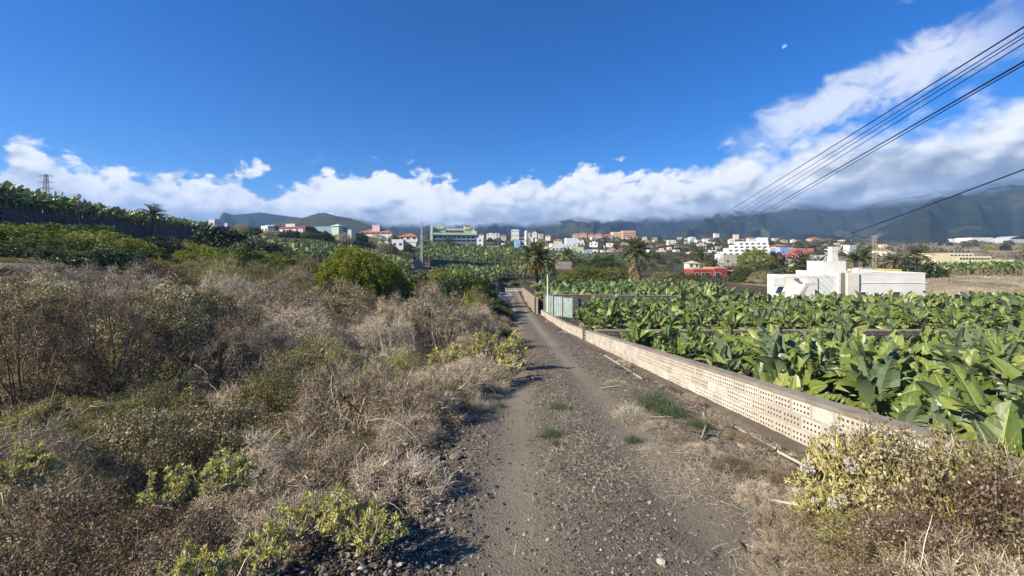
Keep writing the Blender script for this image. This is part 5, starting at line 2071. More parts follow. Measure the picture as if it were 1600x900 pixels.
class House:
    """blocks, windows and roofs laid out in a frame whose x runs along the facade that faces the valley"""
    def __init__(s, name, label, px, py_base, d, rz=0.0, group=None, cat='house'):
        p = at(px, py_base, d)
        s.root = thing(name, label, cat, tuple(p), rz, group)
        s.u = d / FPX          # metres per photo pixel at this distance
        s.d = d

    def block(s, x0, x1, z0, z1, depth, col, y0=0.0, name='wall', roof='flat', rcol=None, parapet=0.35, over=0.0):
        b = MB()
        b.box(((x0 + x1) / 2, y0 + depth / 2, (z0 + z1) / 2), (x1 - x0, depth, z1 - z0))
        w = b.obj(name, [paint(col)], s.root)
        r = MB()
        if roof == 'flat':
            t = min(0.2, depth * .08)
            pz = z1 + parapet / 2 + .001
            for (cx, cy, sx_, sy_) in (((x0 + x1) / 2, y0 + t / 2 - .02, x1 - x0 + .04, t), ((x0 + x1) / 2, y0 + depth - t / 2 + .02, x1 - x0 + .04, t)):
                r.box((cx, cy, pz), (sx_, sy_, parapet))
            for cx in (x0 + t / 2 - .02, x1 - t / 2 + .02):
                r.box((cx, y0 + depth / 2, pz), (t, depth - 2 * t + .03, parapet))
            r.obj('parapet', [paint(rcol or col)], s.root)
            MB().box(((x0 + x1) / 2, y0 + depth / 2, z1 + .03), (x1 - x0 - 2 * t, depth - 2 * t, .05)).obj('roof', [M_FLATROOF], s.root)
        elif roof == 'hip':
            o = 0.35
            hh = min(depth, x1 - x0) * 0.24
            a0, a1, c0, c1 = x0 - o, x1 + o, y0 - o, y0 + depth + o
            ins = min(depth, x1 - x0) / 2
            if x1 - x0 >= depth:
                rg = [(x0 + ins, y0 + depth / 2), (x1 - ins, y0 + depth / 2)]
            else:
                rg = [((x0 + x1) / 2, y0 + ins), ((x0 + x1) / 2, y0 + depth - ins)]
            v = [(a0, c0, z1 + .02), (a1, c0, z1 + .02), (a1, c1, z1 + .02), (a0, c1, z1 + .02), (*rg[0], z1 + hh), (*rg[1], z1 + hh)]
            if x1 - x0 >= depth:
                q = [(0, 1, 5, 4), (2, 3, 4, 5), (1, 2, 5, 5), (3, 0, 4, 4)]
            else:
                q = [(1, 2, 5, 4), (3, 0, 4, 5), (0, 1, 4, 4), (2, 3, 5, 5)]
            v += [(a0, c0, z1 - .13), (a1, c0, z1 - .13), (a1, c1, z1 - .13), (a0, c1, z1 - .13)]
            q += [(6, 7, 1, 0), (7, 8, 2, 1), (8, 9, 3, 2), (9, 6, 0, 3), (9, 8, 7, 6)]
            b = bm_quads(v, q)
            link('roof', b, s.root).data.materials.append(M_TILE if rcol is None else paint(rcol))
        return w

    def win(s, x, z, w, h, y=0.0, name='window', frame=None, sill=True):
        f = MB()
        t = 0.08
        yy = y - 0.02
        for (cx, cz, sx_, sz_) in ((x, z + h / 2 + t / 2, w + 2 * t, t), (x, z - h / 2 - t / 2, w + 2 * t, t), (x - w / 2 - t / 2, z, t, h), (x + w / 2 + t / 2, z, t, h)):
            f.box((cx, yy, cz), (sx_, 0.12, sz_))
        fo_ = f.obj(name, [paint(frame or W1)], s.root)
        g_ = MB().box((x, y + 0.0, z), (w, 0.03, h))
        g_.obj('pane', [M_GLASS], fo_)
        return fo_

    def winrow(s, x0, x1, z, w, h, n, y=0.0, **k):
        for i in range(n):
            s.win(x0 + (x1 - x0) * (i + .5) / n, z, w, h, y, **k)

    def slab(s, x0, x1, y0, y1, z0, z1, col, name):
        return MB().box(((x0 + x1) / 2, (y0 + y1) / 2, (z0 + z1) / 2), (x1 - x0, y1 - y0, z1 - z0)).obj(name, [paint(col) if isinstance(col, tuple) else col], s.root)


def bm_quads(v, q):
    me = bpy.data.meshes.new('roof_mesh')
    me.from_pydata([tuple(map(float, p)) for p in v], [], [tuple(dict.fromkeys(f)) for f in q])
    me.update()
    return me


# ---- the white farm building with the chimney, beyond the banana plots
D = 57.0
WF = (0.84, 0.80, 0.70)
u = D / FPX
h = House('farm_building', 'long low white farm building with a square chimney tower, standing in the banana plots', 1205, 474, D, R(-2), cat='building')
zt = lambda py: (474 - py) * u
h.block((1225 - 1205) * u, (1305 - 1205) * u, -1.5, zt(433), 4.0, WF, parapet=0.25, name='low_wing')
h.block((1305 - 1205) * u + .01, (1434 - 1205) * u, -1.5, zt(428), 9.0, WF, y0=-0.35, parapet=0.22, name='main_block')
h.slab((1334 - 1205) * u, (1436 - 1205) * u + .02, -0.40, -0.352, zt(442), zt(440.5), WF, 'cornice')
h.slab((1308 - 1205) * u, (1314.5 - 1205) * u, -.372, -.352, -1, zt(426), (0.28, 0.24, 0.19), 'downpipe')
h.slab((1316 - 1205) * u, (1333 - 1205) * u, -0.62, -.352, -1.4, zt(426), (0.78, 0.72, 0.58), 'pilaster')
h.block((1294 - 1205) * u, (1329 - 1205) * u, zt(433) + .1, zt(409.5), 3.4, WF, y0=1.2, name='tower', parapet=.12)
ch = MB()
cx0, cx1 = (1315.5 - 1205) * u, (1324.5 - 1205) * u
ch.box(((cx0 + cx1) / 2, 2.6, (zt(409) + zt(385)) / 2), (cx1 - cx0, .8, zt(385) - zt(409)))
ch.box(((cx0 + cx1) / 2, 2.6, zt(409) + .35), (cx1 - cx0 + .14, .94, .7))
ch.box(((cx0 + cx1) / 2, 2.6, zt(392)), (cx1 - cx0 + .08, .88, .12))
cho = ch.obj('chimney', [paint((0.70, 0.66, 0.54))], h.root)
fl = MB()
fl.tubes([[(cx1 + .12, 2.5, zt(409)), (cx1 + .12, 2.5, zt(378))], [(cx1 + .36, 2.5, zt(409)), (cx1 + .36, 2.5, zt(376))]], .03, taper=1)
ac = MB()
for (qx, qz, hh) in ((1340, 428, 1.3), (1352, 428, .9), (1331, 428, 1.0), (1392, 427, .6), (1426, 427, 1.1), (1232, 433, .8), (1284, 433, .7)):
    ac.tubes([[((qx - 1205) * u, 1.5, zt(qz) - .1), ((qx - 1205) * u, 1.5, zt(qz) + hh)]], .035, taper=1)
ac.box(((1426 - 1205) * u, 1.5, zt(427) + 1.0), (.7, .05, .05))
ac.obj('roof_pipe', [M_DARKMETAL], h.root)
cb = MB()
cb.tubes([[((1276 - 1205) * u, -.05, zt(466)), ((1276 - 1205) * u, -.05, zt(434))]], .04, taper=1)
cb.obj('wall_cable', [M_DARKMETAL], h.root)
for k in range(9):
    fl.box((cx1 + .24, 2.5, zt(408 - k * 3.4)), (.26, .03, .03))
fl.obj('ladder', [M_METAL], h.root)
# covered porch and outside stair on the left wing
h.slab(0.35, (1225 - 1205) * u - .01, 0, 1.2, zt(448), zt(446), WF, 'porch_slab')
h.slab(0.3, (1225 - 1205) * u - .01, -.03, .15, zt(446) + .01, zt(433), WF, 'porch_parapet')
h.slab(.4, .65, 0, .25, -1.5, zt(448) - .01, WF, 'porch_post')
sv = [((1229 - 1205) * u, zt(470)), ((1262 - 1205) * u, zt(470)), ((1262 - 1205) * u, zt(444)), ((1246.5 - 1205) * u, zt(444))]
V = [(a, -1.25, b_) for a, b_ in sv] + [(a, -.03, b_) for a, b_ in sv]
me = bm_quads(V, [(0, 1, 2, 3), (7, 6, 5, 4)] + [(i, (i + 1) % 4 + 0, (i + 1) % 4 + 4, i + 4) for i in range(4)])
me.materials.append(paint((0.80, 0.76, 0.68)))
link('stair', me, h.root)
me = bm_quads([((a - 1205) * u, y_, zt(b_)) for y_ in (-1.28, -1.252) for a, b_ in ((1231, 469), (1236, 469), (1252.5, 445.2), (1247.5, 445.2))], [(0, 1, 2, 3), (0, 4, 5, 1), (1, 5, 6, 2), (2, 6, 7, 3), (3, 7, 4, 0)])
me.materials.append(paint((0.55, 0.49, 0.40)))  # darker paint stands in for shade on the stair slope
link('stair_shade_band', me, h.root)
h.slab((1247 - 1205) * u, (1262 - 1205) * u, -1.27, -1.18, zt(443.9), zt(441.5), (0.62, 0.56, 0.46), 'landing_rail')
for (a, c, e, f_) in ((1296.5, 1308.5, 455, 466), (1336, 1346, 455, 462), (1384, 1397.5, 454.5, 463)):
    w_ = h.win(((a + c) / 2 - 1205) * u, zt((e + f_) / 2), (c - a) * u * .8, (f_ - e) * u * .8, y=-.02 if a < 1300 else -.37)
    MB().box((((a + c) / 2 - 1205) * u, (-.07 if a < 1300 else -.42), zt((e + f_) / 2)), (.06, .05, (f_ - e) * u * .8)).obj('mullion', [M_DARKMETAL], w_)
lp = MB().box(((1242 - 1205) * u, -.25, zt(436)), (.4, .45, .22)).obj('wall_lamp', [M_DARKMETAL], h.root)
MB().box(((1431 - 1205) * u, -.5, zt(454)), (.2, .25, .2)).obj('wall_lamp', [M_DARKMETAL], h.root)
# water trough and yellow rail on its roof
t_ = thing('roof_tank', 'small white box tank standing on the roof of the white farm building', 'tank', tuple(at(1346, 426, D + 3)))
MB().box((0, 0, .25), (1.9, 1.2, .7)).obj('tank_body', [paint(WF)], t_)
MB().box((0.2, 0, .66), (1.5, 1.3, .1)).obj('tank_lid', [paint((.5, .5, .48))], t_)

h = House('yellow_building', 'low yellow flat building with a pale roof rail just behind the white farm building', 1384, 430, 78, 0, cat='building')
h.block(-3.2, 3.0, -3, .75, 5, (0.66, 0.58, 0.20), parapet=.35)
h.slab(-3.4, -5.2, 0, 4, -3, .3, (0.66, 0.58, 0.20), 'annex')


def lattice(name, label, px, py0, py1, d, w0, w1, arms=(), n=9, mat=None, sink=3.0, flat=False):
    p = at(px, py1, d)
    H = (py1 - py0) / FPX * d
    t = thing(name, label, 'pylon' if arms else 'mast', tuple(p))
    b = MB()
    r = max(.016, .00038 * d)
    legs = []
    for sx_ in (-1, 1):
        for sy_ in ((-1, 1) if not flat else (0,)):
            legs.append([(sx_ * w0 / 2, sy_ * w0 / 2, -sink), (sx_ * w1 / 2, sy_ * w1 / 2, H)])
    b.tubes(np.array(legs), r * 1.4, sides=4, taper=1)
    br = []
    for k in range(n):
        f0, f1 = k / n, (k + 1) / n
        a, c = (w0 + (w1 - w0) * f0) / 2, (w0 + (w1 - w0) * f1) / 2
        for sy_ in ((-1, 1) if not flat else (0,)):
            br.append([(-a, sy_ * a, f0 * H), (c, sy_ * c, f1 * H)])
            br.append([(a, sy_ * a, f0 * H), (-c, sy_ * c, f1 * H)])
            br.append([(-a, sy_ * a, f0 * H), (a, sy_ * a, f0 * H)])
        if not flat:
            for sx_ in (-1, 1):
                br.append([(sx_ * a, -a, f0 * H), (sx_ * c, c, f1 * H)])
    b.tubes(np.array(br), r * .8, sides=3, taper=1)
    b.obj('lattice_mast', [mat or M_METAL], t)
    for (z, wd) in arms:
        a = MB()
        a.tubes(np.array([[(-wd / 2, 0, z * H), (wd / 2, 0, z * H)], [(-wd / 2, 0, z * H), (0, 0, z * H + wd * .12)], [(wd / 2, 0, z * H), (0, 0, z * H + wd * .12)]]), r * 1.2, sides=4, taper=1)
        a.obj('cross_arm', [mat or M_METAL], t)
    return t


lattice('lattice_pole', 'pale double lattice power pole rising behind the roof of the white farm building', 1366.5, 368, 426, 66, .62, .5, ((.97, 1.6), (.86, 1.1), (.74, 1.1), (.62, 1.1)), 12, flat=True)
lattice('lattice_pylon', 'rusty lattice pylon with several cross arms above the banana terrace', 72, 272, 318, 120, 1.5, .5, ((.93, 4.4), (.72, 4.6), (.50, 4.6), (.28, 3.8)), 8, plain('rust_lattice', (0.22, 0.14, 0.10), .7), 6)
lattice('lattice_mast', 'slender pale lattice mast rising among the banana terraces left of the green building', 659, 346, 418, 150, .7, .3, (), 14, plain('mast_white', (0.55, 0.5, 0.47), .7), 1)
po = MB()
po.tubes([(0, 0, -.5), (0, 0, 5.6)], .10, sides=7, taper=.7)
po.box((0, 0, 5.2), (.5, .12, .5))
pp = at(123, 362, 60)
tag(po.obj('utility_pole', [plain('grey_wood', (0.20, 0.17, 0.14), .9)], loc=tuple(pp), smooth=False), 'thin grey utility pole standing in front of the dark terrace wall', 'pole')

# ---- houses on the slope: name, label, geometry in photo pixels
HG = 'small white houses scattered over the far slope'
BLUE = (0.30, 0.50, 0.68)


def simple(name, label, x0, x1, yt, yb, d, col=W1, roof='flat', nwin=0, rz=0.0, group=None, rcol=None, depth=None, extra=None, floors=1):
    w = (x1 - x0) / FPX * d
    H = (yb - yt) / FPX * d
    h = House(name, label, (x0 + x1) / 2, yb, d, rz, group)
    h.block(-w / 2, w / 2, -4.0, H - (0 if roof == 'flat' else min(w, depth or w * .7) * .2), depth or max(w * .7, 5), col, roof=roof, rcol=rcol, parapet=.3)
    for f in range(floors):
        if nwin:
            h.winrow(-w / 2, w / 2, H * (f + .5) / floors, min(1.3, w / nwin * .42), min(1.2, H / floors * .42), nwin, frame=None)
    if extra:
        extra(h, w, H)
    return h


# left slope
simple('small_house', 'tiny white two part hut on the skyline at the end of the banana terrace', 326, 335, 344, 356, 200, nwin=1)
simple('small_house', 'tiny whitish shed right beside the two part hut on the skyline', 351, 355, 349.5, 354, 210)
h = House('long_house', 'long dark red building with pale wall panels and a jutting pink end', 443, 366, 172, R(-18), cat='building')
u = 172 / FPX
h.block(-8.4, -3.6, -3, 3.3, 7, (0.50, 0.27, 0.28), name='pink_end', y0=-.8)
h.block(-3.58, 11.5, -3, 2.7, 8, (0.20, 0.085, 0.085), rcol=(0.30, .15, .15))
for i in range(4):
    h.slab(-2.6 + i * 3.5, -.2 + i * 3.5, -.08, -.01, .1, 2.1, (0.62, 0.55, 0.55), 'wall_panel')
h.block(-1.0, 4.0, 3.15, 4.3, 4, (0.60, 0.48, 0.46), y0=2, name='roof_room', parapet=.2)
h.slab(-8.8, -3.4, -1.3, 6.6, 3.67, 3.85, (0.72, 0.66, 0.62), 'eave')
simple('small_house', 'white house with a slanting terrace at the end of the long dark red building', 406, 420, 354, 364, 170, nwin=2, rz=R(-20))
h = simple('teal_house', 'turquoise house with a darker side and a corner turret on the left slope', 488, 528, 355, 369, 172, (0.22, 0.36, 0.37), nwin=3, rz=R(-14))
h.block(8.5 - 5, 8.5 - 1.5, -2, 4.2, 3, (0.50, 0.60, 0.52), y0=-1.5 + 1, name='turret', roof='hip', rcol=(.6, .6, .55))
simple('small_house', 'low white shed between the turquoise house and the belvedere house', 535, 549, 360, 369, 185)
h = simple('tiled_house', 'white house with orange tiled roof and a pink belvedere in its middle', 561, 612, 358.5, 369, 222, (0.78, 0.70, 0.66), 'hip', 6, depth=9)
h.block(-2.2, 1.8, 2.6, 5.8, 4, (0.75, 0.56, 0.58), y0=1.5, name='belvedere', parapet=.4)
simple('tiled_house', 'white house with orange tiled roof just left of the slender mast', 623, 652, 365, 379, 215, W1, 'hip', 3, depth=8)
simple('small_house', 'white garden house below the orange tiled one, the lower right', 612, 630, 375, 388, 200, nwin=2)
simple('small_house', 'pale low shed below the orange tiled house, the lower left', 590, 606, 378, 385, 198)
simple('small_house', 'white garage with tiled edge between the lower shed and the mast', 632, 650, 379, 389, 202, nwin=1, rcol=(.45, .2, .1))
simple('gatehouse', 'dark brown shed with a red door frame at the end of the shaded terrace', 622, 645, 402, 414, 150, (0.07, .045, .04), nwin=0)

# the green block
D = 290
u = D / FPX
h = House('apartment_building', 'large pale lime green apartment building with stepped roof terraces on the far slope', 673, 387, D, R(10), cat='building')
LG = (0.62, 0.68, 0.42)
LG2 = (0.50, 0.58, 0.40)
z_ = lambda py: (387 - py) * u
x_ = lambda px: (px - 673) * u
h.block(x_(673), x_(744), -5, z_(366.5), 14, (0.38, 0.48, 0.42), y0=1.2, name='lower_floors', parapet=.2)
h.slab(x_(672), x_(745), -.9, 1.2, z_(366.5), z_(363.6), LG, 'balcony_band')
h.slab(x_(673), x_(744.5), -.5, 1.19, z_(373.8), z_(372.6), (0.36, .48, .52), 'lower_band')
h.slab(x_(673), x_(744), -.6, 1.19, z_(380.2), z_(377.6), (0.20, .27, .33), 'base_band')
h.block(x_(676), x_(742), z_(363.6) + .02, z_(357.5), 10, LG2, y0=3, name='upper_floor', parapet=.6, rcol=LG)
h.slab(x_(672.5), x_(676), -1.0, 8, -3, z_(352), (0.72, .76, .48), 'end_wall')
h.block(x_(680), x_(693), z_(357) + .02, z_(353), 6, LG, y0=2.5, name='roof_room', parapet=.3)
h.block(x_(726), x_(735), z_(357) + .02, z_(351.5), 6, LG, y0=2.5, name='roof_room', roof='hip')
h.block(x_(685), x_(690), z_(352), z_(349.5), 3, LG, y0=3.5, name='chimney_room', parapet=.2)
h.slab(x_(740), x_(745), -.6, 6, z_(363.5), z_(360), LG, 'corner_parapet')
h.winrow(x_(677), x_(743), z_(370.2), 2.2, 1.9, 9, y=1.17)
h.winrow(x_(677), x_(743), z_(376), 2.0, 1.3, 9, y=1.17)
h.winrow(x_(696), x_(724), z_(360.8), 1.9, 1.6, 6, y=2.97)
h = simple('annex_house', 'white two storey annex with blue grey windows against the green apartment building', 745, 755, 372, 386, 285, W1, nwin=1, floors=2)

# centre
simple('white_block', 'tall white block on the skyline, two rows of windows, above the white tower', 799, 811, 359, 371, 520, nwin=3, floors=2)
simple('blue_house', 'bright light blue house with plain walls beside the white tower', 803, 813, 375.5, 388, 300, BLUE)
simple('small_house', 'whitish shaded house squeezed between the blue house and the white tower', 812, 820, 376, 388, 302, (.5, .55, .6), nwin=1)
t_ = thing('church_tower', 'slender round topped white tower with a conical cap among the houses', 'tower', tuple(at(824, 390, 290)))
H = 28 / FPX * 290
MB().tubes([(-.9, 0, -3), (-.9, 0, H)], 1.0, sides=14, taper=1).obj('shaft', [paint((.78, .77, .74))], t_, True)
MB().box((1.1, .3, H * .4), (2.0, 2.0, H * .9 + 2)).obj('stair_wall', [paint((.5, .46, .40))], t_)
MB().tubes([(-.9, 0, H), (-.9, 0, H + .8)], 1.05, sides=14, taper=.15).obj('cap', [paint(W1)], t_)
simple('small_house', 'white house just below the foot of the white tower', 812, 822, 384, 392, 285)
simple('tiled_house', 'low house with orange tiled roof between the tower and the white factory', 845, 862, 381, 391, 330, CREAM, 'hip', 2)
h = simple('factory', 'long white two storey building with dark windows right of the tiled house', 862, 897, 381, 397, 300, W1, nwin=6, rz=R(4))
h.block(3, 12, 7.6, 11.5, 7, (.72, .76, .80), y0=2, name='upper_block')
simple('green_house', 'pale yellow green house in front of the long white building', 893, 912, 386.5, 401, 290, (.66, .70, .46), nwin=2, rz=R(6))
simple('small_house', 'blue grey shed with sloping roof right of the pale green house', 912, 925, 391, 399, 280, (.35, .42, .50))
h = House('apartment_row', 'orange apartment building with a lighter cream half on the ridge', 973, 374, 600, 0, cat='building')
h.block(0, 19, -4, 12.5, 12, (.68, .36, .20), name='orange_half')
h.block(-14.5, -.1, -4, 10.5, 12, (.72, .58, .36), name='cream_half', y0=2)
for f in range(3):
    h.winrow(1, 18, 2 + f * 3.4, 1.8, 2, 5)
    h.winrow(-13.5, -1, 1.6 + f * 3, 1.6, 1.6, 4, y=2)
for i, (a, c, yt, yb) in enumerate([(896, 904, 364, 370), (905, 917, 363, 370), (919, 929, 365, 371), (930, 941, 364.5, 371), (943, 957, 366, 372)]):
    simple('terraced_house', 'terracotta roofed terraced house in the row on the ridge', a, c, yt, yb, 600, (.62, .40, .32), 'hip', 2, group='terraced houses in the terracotta roofed row on the ridge')
# white walls scattered through the town
W_H = [(865, 371, 878, 380, 470), (870, 383, 876, 390, 350), (884, 372, 893, 378, 480), (902, 371, 912, 378, 460), (921, 377, 934, 384, 400), (948, 378, 958, 385, 400), (965, 384, 983, 397, 330), (946, 391, 962, 399, 320),
       (918, 388, 934, 396, 320), (930, 395, 945, 400, 310), (1027, 388, 1041, 400, 330), (1051, 396, 1074, 404, 300), (1040, 392, 1052, 397, 330), (1004, 370, 1011, 374, 560), (1019, 370, 1027, 374, 560), (983, 377, 992, 384, 420),
       (1078, 370, 1088, 374, 540), (1044, 374, 1056, 379, 480), (1062, 384, 1080, 388, 400), (1090, 380, 1104, 386, 420), (1099, 372, 1106, 376, 540), (1010, 404, 1024, 412, 270), (1022, 412, 1038, 419, 240),
       (972, 402, 980, 410, 270), (748, 364, 756, 369, 470), (760, 364, 772, 369, 480), (774, 363, 781, 368, 500), (783, 365, 791, 370, 500), (831, 362, 839, 367, 540), (842, 364, 849, 369, 520), (852, 366, 860, 371, 500),
       (822, 370, 833, 375, 420), (838, 372, 846, 377, 440), (1117, 362, 1124, 367, 620), (1140, 373, 1148, 378, 480), (1147, 365, 1154, 370, 600), (1170, 369, 1180, 374, 520), (1184, 371, 1191, 375, 540), (1209, 371, 1216, 375, 560),
       (1222, 373, 1231, 377, 540), (1238, 374, 1243, 377, 560), (1070, 377, 1078, 381, 480), (1028, 380, 1038, 386, 420), (1086, 388, 1094, 392, 400), (760, 383, 780, 388, 280), (790, 386, 800, 391, 280), (1104, 398, 1118, 404, 300),
       (893, 378, 903, 386, 380), (996, 395, 1006, 402, 320), (700, 364, 706, 368, 700), (1378, 381, 1386, 386, 400), (1372, 386, 1390, 393, 300), (1384, 393, 1400, 400, 240), (1326, 382, 1340, 388, 330), (1344, 388, 1354, 394, 300), (1296, 388, 1310, 393, 330)]
for i, (a, yt, c, yb, d_) in enumerate(W_H):
    col = random.choice([W1, W1, (.70, .66, .58), (.66, .52, .40), (.72, .70, .66), (.74, .62, .45)])
    yt = yb - (yb - yt) * .68
    h = simple('white_house', 'small white or cream house among trees on the far slope', a, c, yt, yb, d_, col, 'hip' if i % 3 == 0 else 'flat', max(1, int((c - a) / 6)), rz=R(random.uniform(-14, 14)), group=HG)
    if i % 3 == 1:
        w = (c - a) / FPX * d_
        H = (yb - yt) / FPX * d_
        h.block(-w * .2, w * .25, H + .05, H + min(2.4, H * .45), w * .4, col, y0=1.2, name='roof_room', parapet=.15)

simple('tiled_house', 'small house with pale yellow hipped roof between palms, above the red house', 1076, 1093, 409, 421, 190, W1, 'hip', 2, rcol=(.62, .50, .26))
h = House('red_house', 'long low dark red house with pale orange roof edge behind the banana plots', 1119, 436, 150, R(3))
h.block(-8.5, -1.2, -2, 3.5, 7, (.33, .065, .055), rcol=(.64, .30, .20))
h.block(-1.18, 3.6, -2, 3.9, 8, (.33, .065, .055), y0=-1.0, rcol=(.66, .30, .20), name='middle_block')
h.block(3.62, 9.0, -2, 2.7, 7, (.30, .062, .055), rcol=(.60, .28, .2), name='low_wing')
h.winrow(-8.2, -1.5, 1.7, 1.1, 1.3, 3, frame=(.75, .7, .65))
h.win(-.0, 1.6, 1.8, 1.6, y=-1.02, frame=(.78, .74, .7))
h.win(5.3, 1.2, .9, 1.5, frame=(.75, .7, .65))
h.slab(-1.9, 4.2, -2.0, -1.05, -.3, .35, (.40, .26, .2), 'terrace_step')
# white terraced building and stone house
h = House('terraced_building', 'long white terraced building with rows of dark balcony openings climbing the slope', 1166, 401, 250, R(-14), cat='building')
u = 250 / FPX
for i in range(4):
    z0 = 0.6 + i * 2.1
    h.block(-14 + i * 3.4, 13.5, z0 if i else -4, z0 + 2.08, 10 - i * 1.6, (.74, .75, .74), y0=i * 1.5, name='storey', parapet=.45)
    h.winrow(-13.3 + i * 3.4, 12.8, z0 + 1.0, 1.7, .95, 8 - i, y=i * 1.5 - .01)
h.block(8, 13.4, 9.2, 11.4, 4, (.76, .76, .74), y0=5, name='roof_room')
h = simple('stone_house', 'beige stone house with two small round dark windows below the white terraced building', 1130, 1160, 398.5, 417, 215, (.50, .44, .34), nwin=2)
simple('small_house', 'white gable wall at the corner of the beige stone house', 1124, 1131, 398, 414, 216, W1)
simple('blue_house', 'sky blue flat roofed house below the orange roof, right of the round tree', 1218, 1241, 387, 401, 260, (.28, .47, .70), nwin=2, rz=R(8))
simple('grey_house', 'long whitish grey house attached to the sky blue house', 1194, 1220, 388.5, 399, 262, (.60, .64, .66), nwin=4, rz=R(6))
simple('tiled_house', 'house with vivid orange tiled roof just above the sky blue house', 1212, 1231, 382, 391, 290, (.66, .44, .30), 'hip', 2)
h = House('red_villa', 'bright red two level villa with orange roof edges right of the sky blue house', 1250, 411, 200, R(-8))
h.block(-7.5, 4.5, -4, 4.2, 7, (.42, .10, .10), rcol=(.66, .26, .2))
h.block(-1, 7.2, 4.6, 6.8, 6, (.44, .11, .10), y0=2, rcol=(.66, .26, .2), name='upper_floor')
h.block(-7.0, 0, -4, 1.6, 3, W1, y0=-3.2, name='porch', rcol=(.68, .36, .26))
h.winrow(-7, 4, 2.8, 1.1, 1.1, 4)
h.winrow(-.5, 6.8, 5.7, .9, .9, 3, y=2)
simple('small_house', 'low white house with blue grey roof right of the red villa', 1276, 1295, 399.5, 407, 210, (.62, .66, .70), nwin=3)
simple('cream_villa', 'cream and orange villa alone on the far dry slope', 1267, 1283, 371, 376.5, 600, (.72, .48, .28), 'hip', 3)
h = House('yellow_school', 'wide low pale yellow building of stepped storeys on the dry hillside', 1528, 419, 140, R(-2), cat='building')
u = 140 / FPX
x_ = lambda px: (px - 1528) * u
z_ = lambda py: (419 - py) * u
YL = (.72, .60, .30)
YP = (.78, .68, .40)
h.block(x_(1461), x_(1513), -3, z_(414.5), 6, (.74, .58, .18), name='front_wing', parapet=.3)
h.block(x_(1478), x_(1600), -3, z_(408), 9, YP, y0=3, name='middle_storey', parapet=.45)
h.block(x_(1480), x_(1578), z_(407), z_(402.5), 8, YP, y0=6, name='upper_storey', parapet=.5)
h.block(x_(1492), x_(1560), z_(401.5), z_(397), 7, YP, y0=8, name='top_storey', parapet=.4)
h.winrow(x_(1530), x_(1594), z_(411), 1.0, .8, 12, y=2.98)
h.winrow(x_(1528), x_(1576), z_(404.6), 1.0, .7, 10, y=5.98)
h.winrow(x_(1522), x_(1558), z_(399.2), 1.0, .6, 6, y=7.98)
h.slab(x_(1508), x_(1519), -.6, -.02, -2, z_(409), W1, 'entrance_wall')
simple('hall', 'large white flat hall on the plateau edge, farthest along the dry slope', 1518, 1552, 371.5, 377, 700, W1, nwin=4)
h = simple('dome_hall', 'low grey arched hall on the plateau at the very end of the dry slope', 1577, 1625, 374, 378, 700, (.5, .5, .48), nwin=4)
a = np.linspace(0, np.pi, 13)
me = MB()
V = [(-26 * math.cos(q), yy_, 2.5 + 8 * math.sin(q)) for q in a for yy_ in (0.3, 26)]
me.add(V, [(2 * i, 2 * i + 2, 2 * i + 3, 2 * i + 1) for i in range(12)])
me.obj('arched_roof', [paint((.45, .45, .44))], h.root)
simple('small_house', 'tiny white water house on the edge of the plateau', 1486, 1493, 373.5, 377, 700)

# ================================================================== PALMS
M_FROND = leaf_mat('palm_frond', [(0.035, 0.055, 0.015), (0.075, 0.10, 0.028), (0.14, 0.155, 0.05), (0.24, 0.23, 0.09)], .5, .4, .2)
M_FRONDDRY = leaf_mat('palm_frond_dry', [(0.16, 0.11, 0.06), (0.27, 0.20, 0.11), (0.36, 0.28, 0.16)], .8, .2, .1)
M_ORANGE = leaf_mat('palm_fruit_orange', [(0.42, 0.17, 0.03), (0.55, 0.27, 0.05), (0.62, 0.38, 0.12)], .7, .2, .1)
M_PALMTR = plain('palm_trunk', (0.16, 0.12, 0.085), .95, .35, 6, .1, bump=.8)


def frond(b, base, az, L, rise, droop, mat, nl=30, ll=.52):
    t = np.linspace(0, 1, 12)
    ang = rise - droop * t ** 1.3
    dl = L / 11
    r = np.concatenate([[0], np.cumsum(np.cos(ang[:-1]) * dl)])
    z = np.concatenate([[0], np.cumsum(np.sin(ang[:-1]) * dl)])
    C = np.stack([base[0] + r * math.cos(az), base[1] + r * math.sin(az), base[2] + z], 1)
    S = np.array([-math.sin(az), math.cos(az), 0])
    b.ribbons(C[None], .07, mat, .8, taper=.3, side=S[None])
    tt = np.repeat(np.linspace(.1, 1, nl), 2)
    sg = np.tile([-1, 1], nl)
    P = np.stack([np.interp(tt, t, C[:, i]) for i in range(3)], 1)
    T = unit(np.stack([np.interp(tt, t, np.gradient(C[:, i])) for i in range(3)], 1))
    D_ = T * .75 + S[None] * sg[:, None] + np.array([0, 0, -.25]) + rng.normal(size=P.shape) * .12
    b.leaves(P, D_, ll * L / 2.4 * np.sin(np.pi * np.clip(tt, .12, .93)) ** .6, .10 * L / 2.4, mat, np.clip(rng.random() * .6 + .2 + rng.normal(size=len(tt)) * .15, 0, 1), up=np.array([0, 0, 1.]))


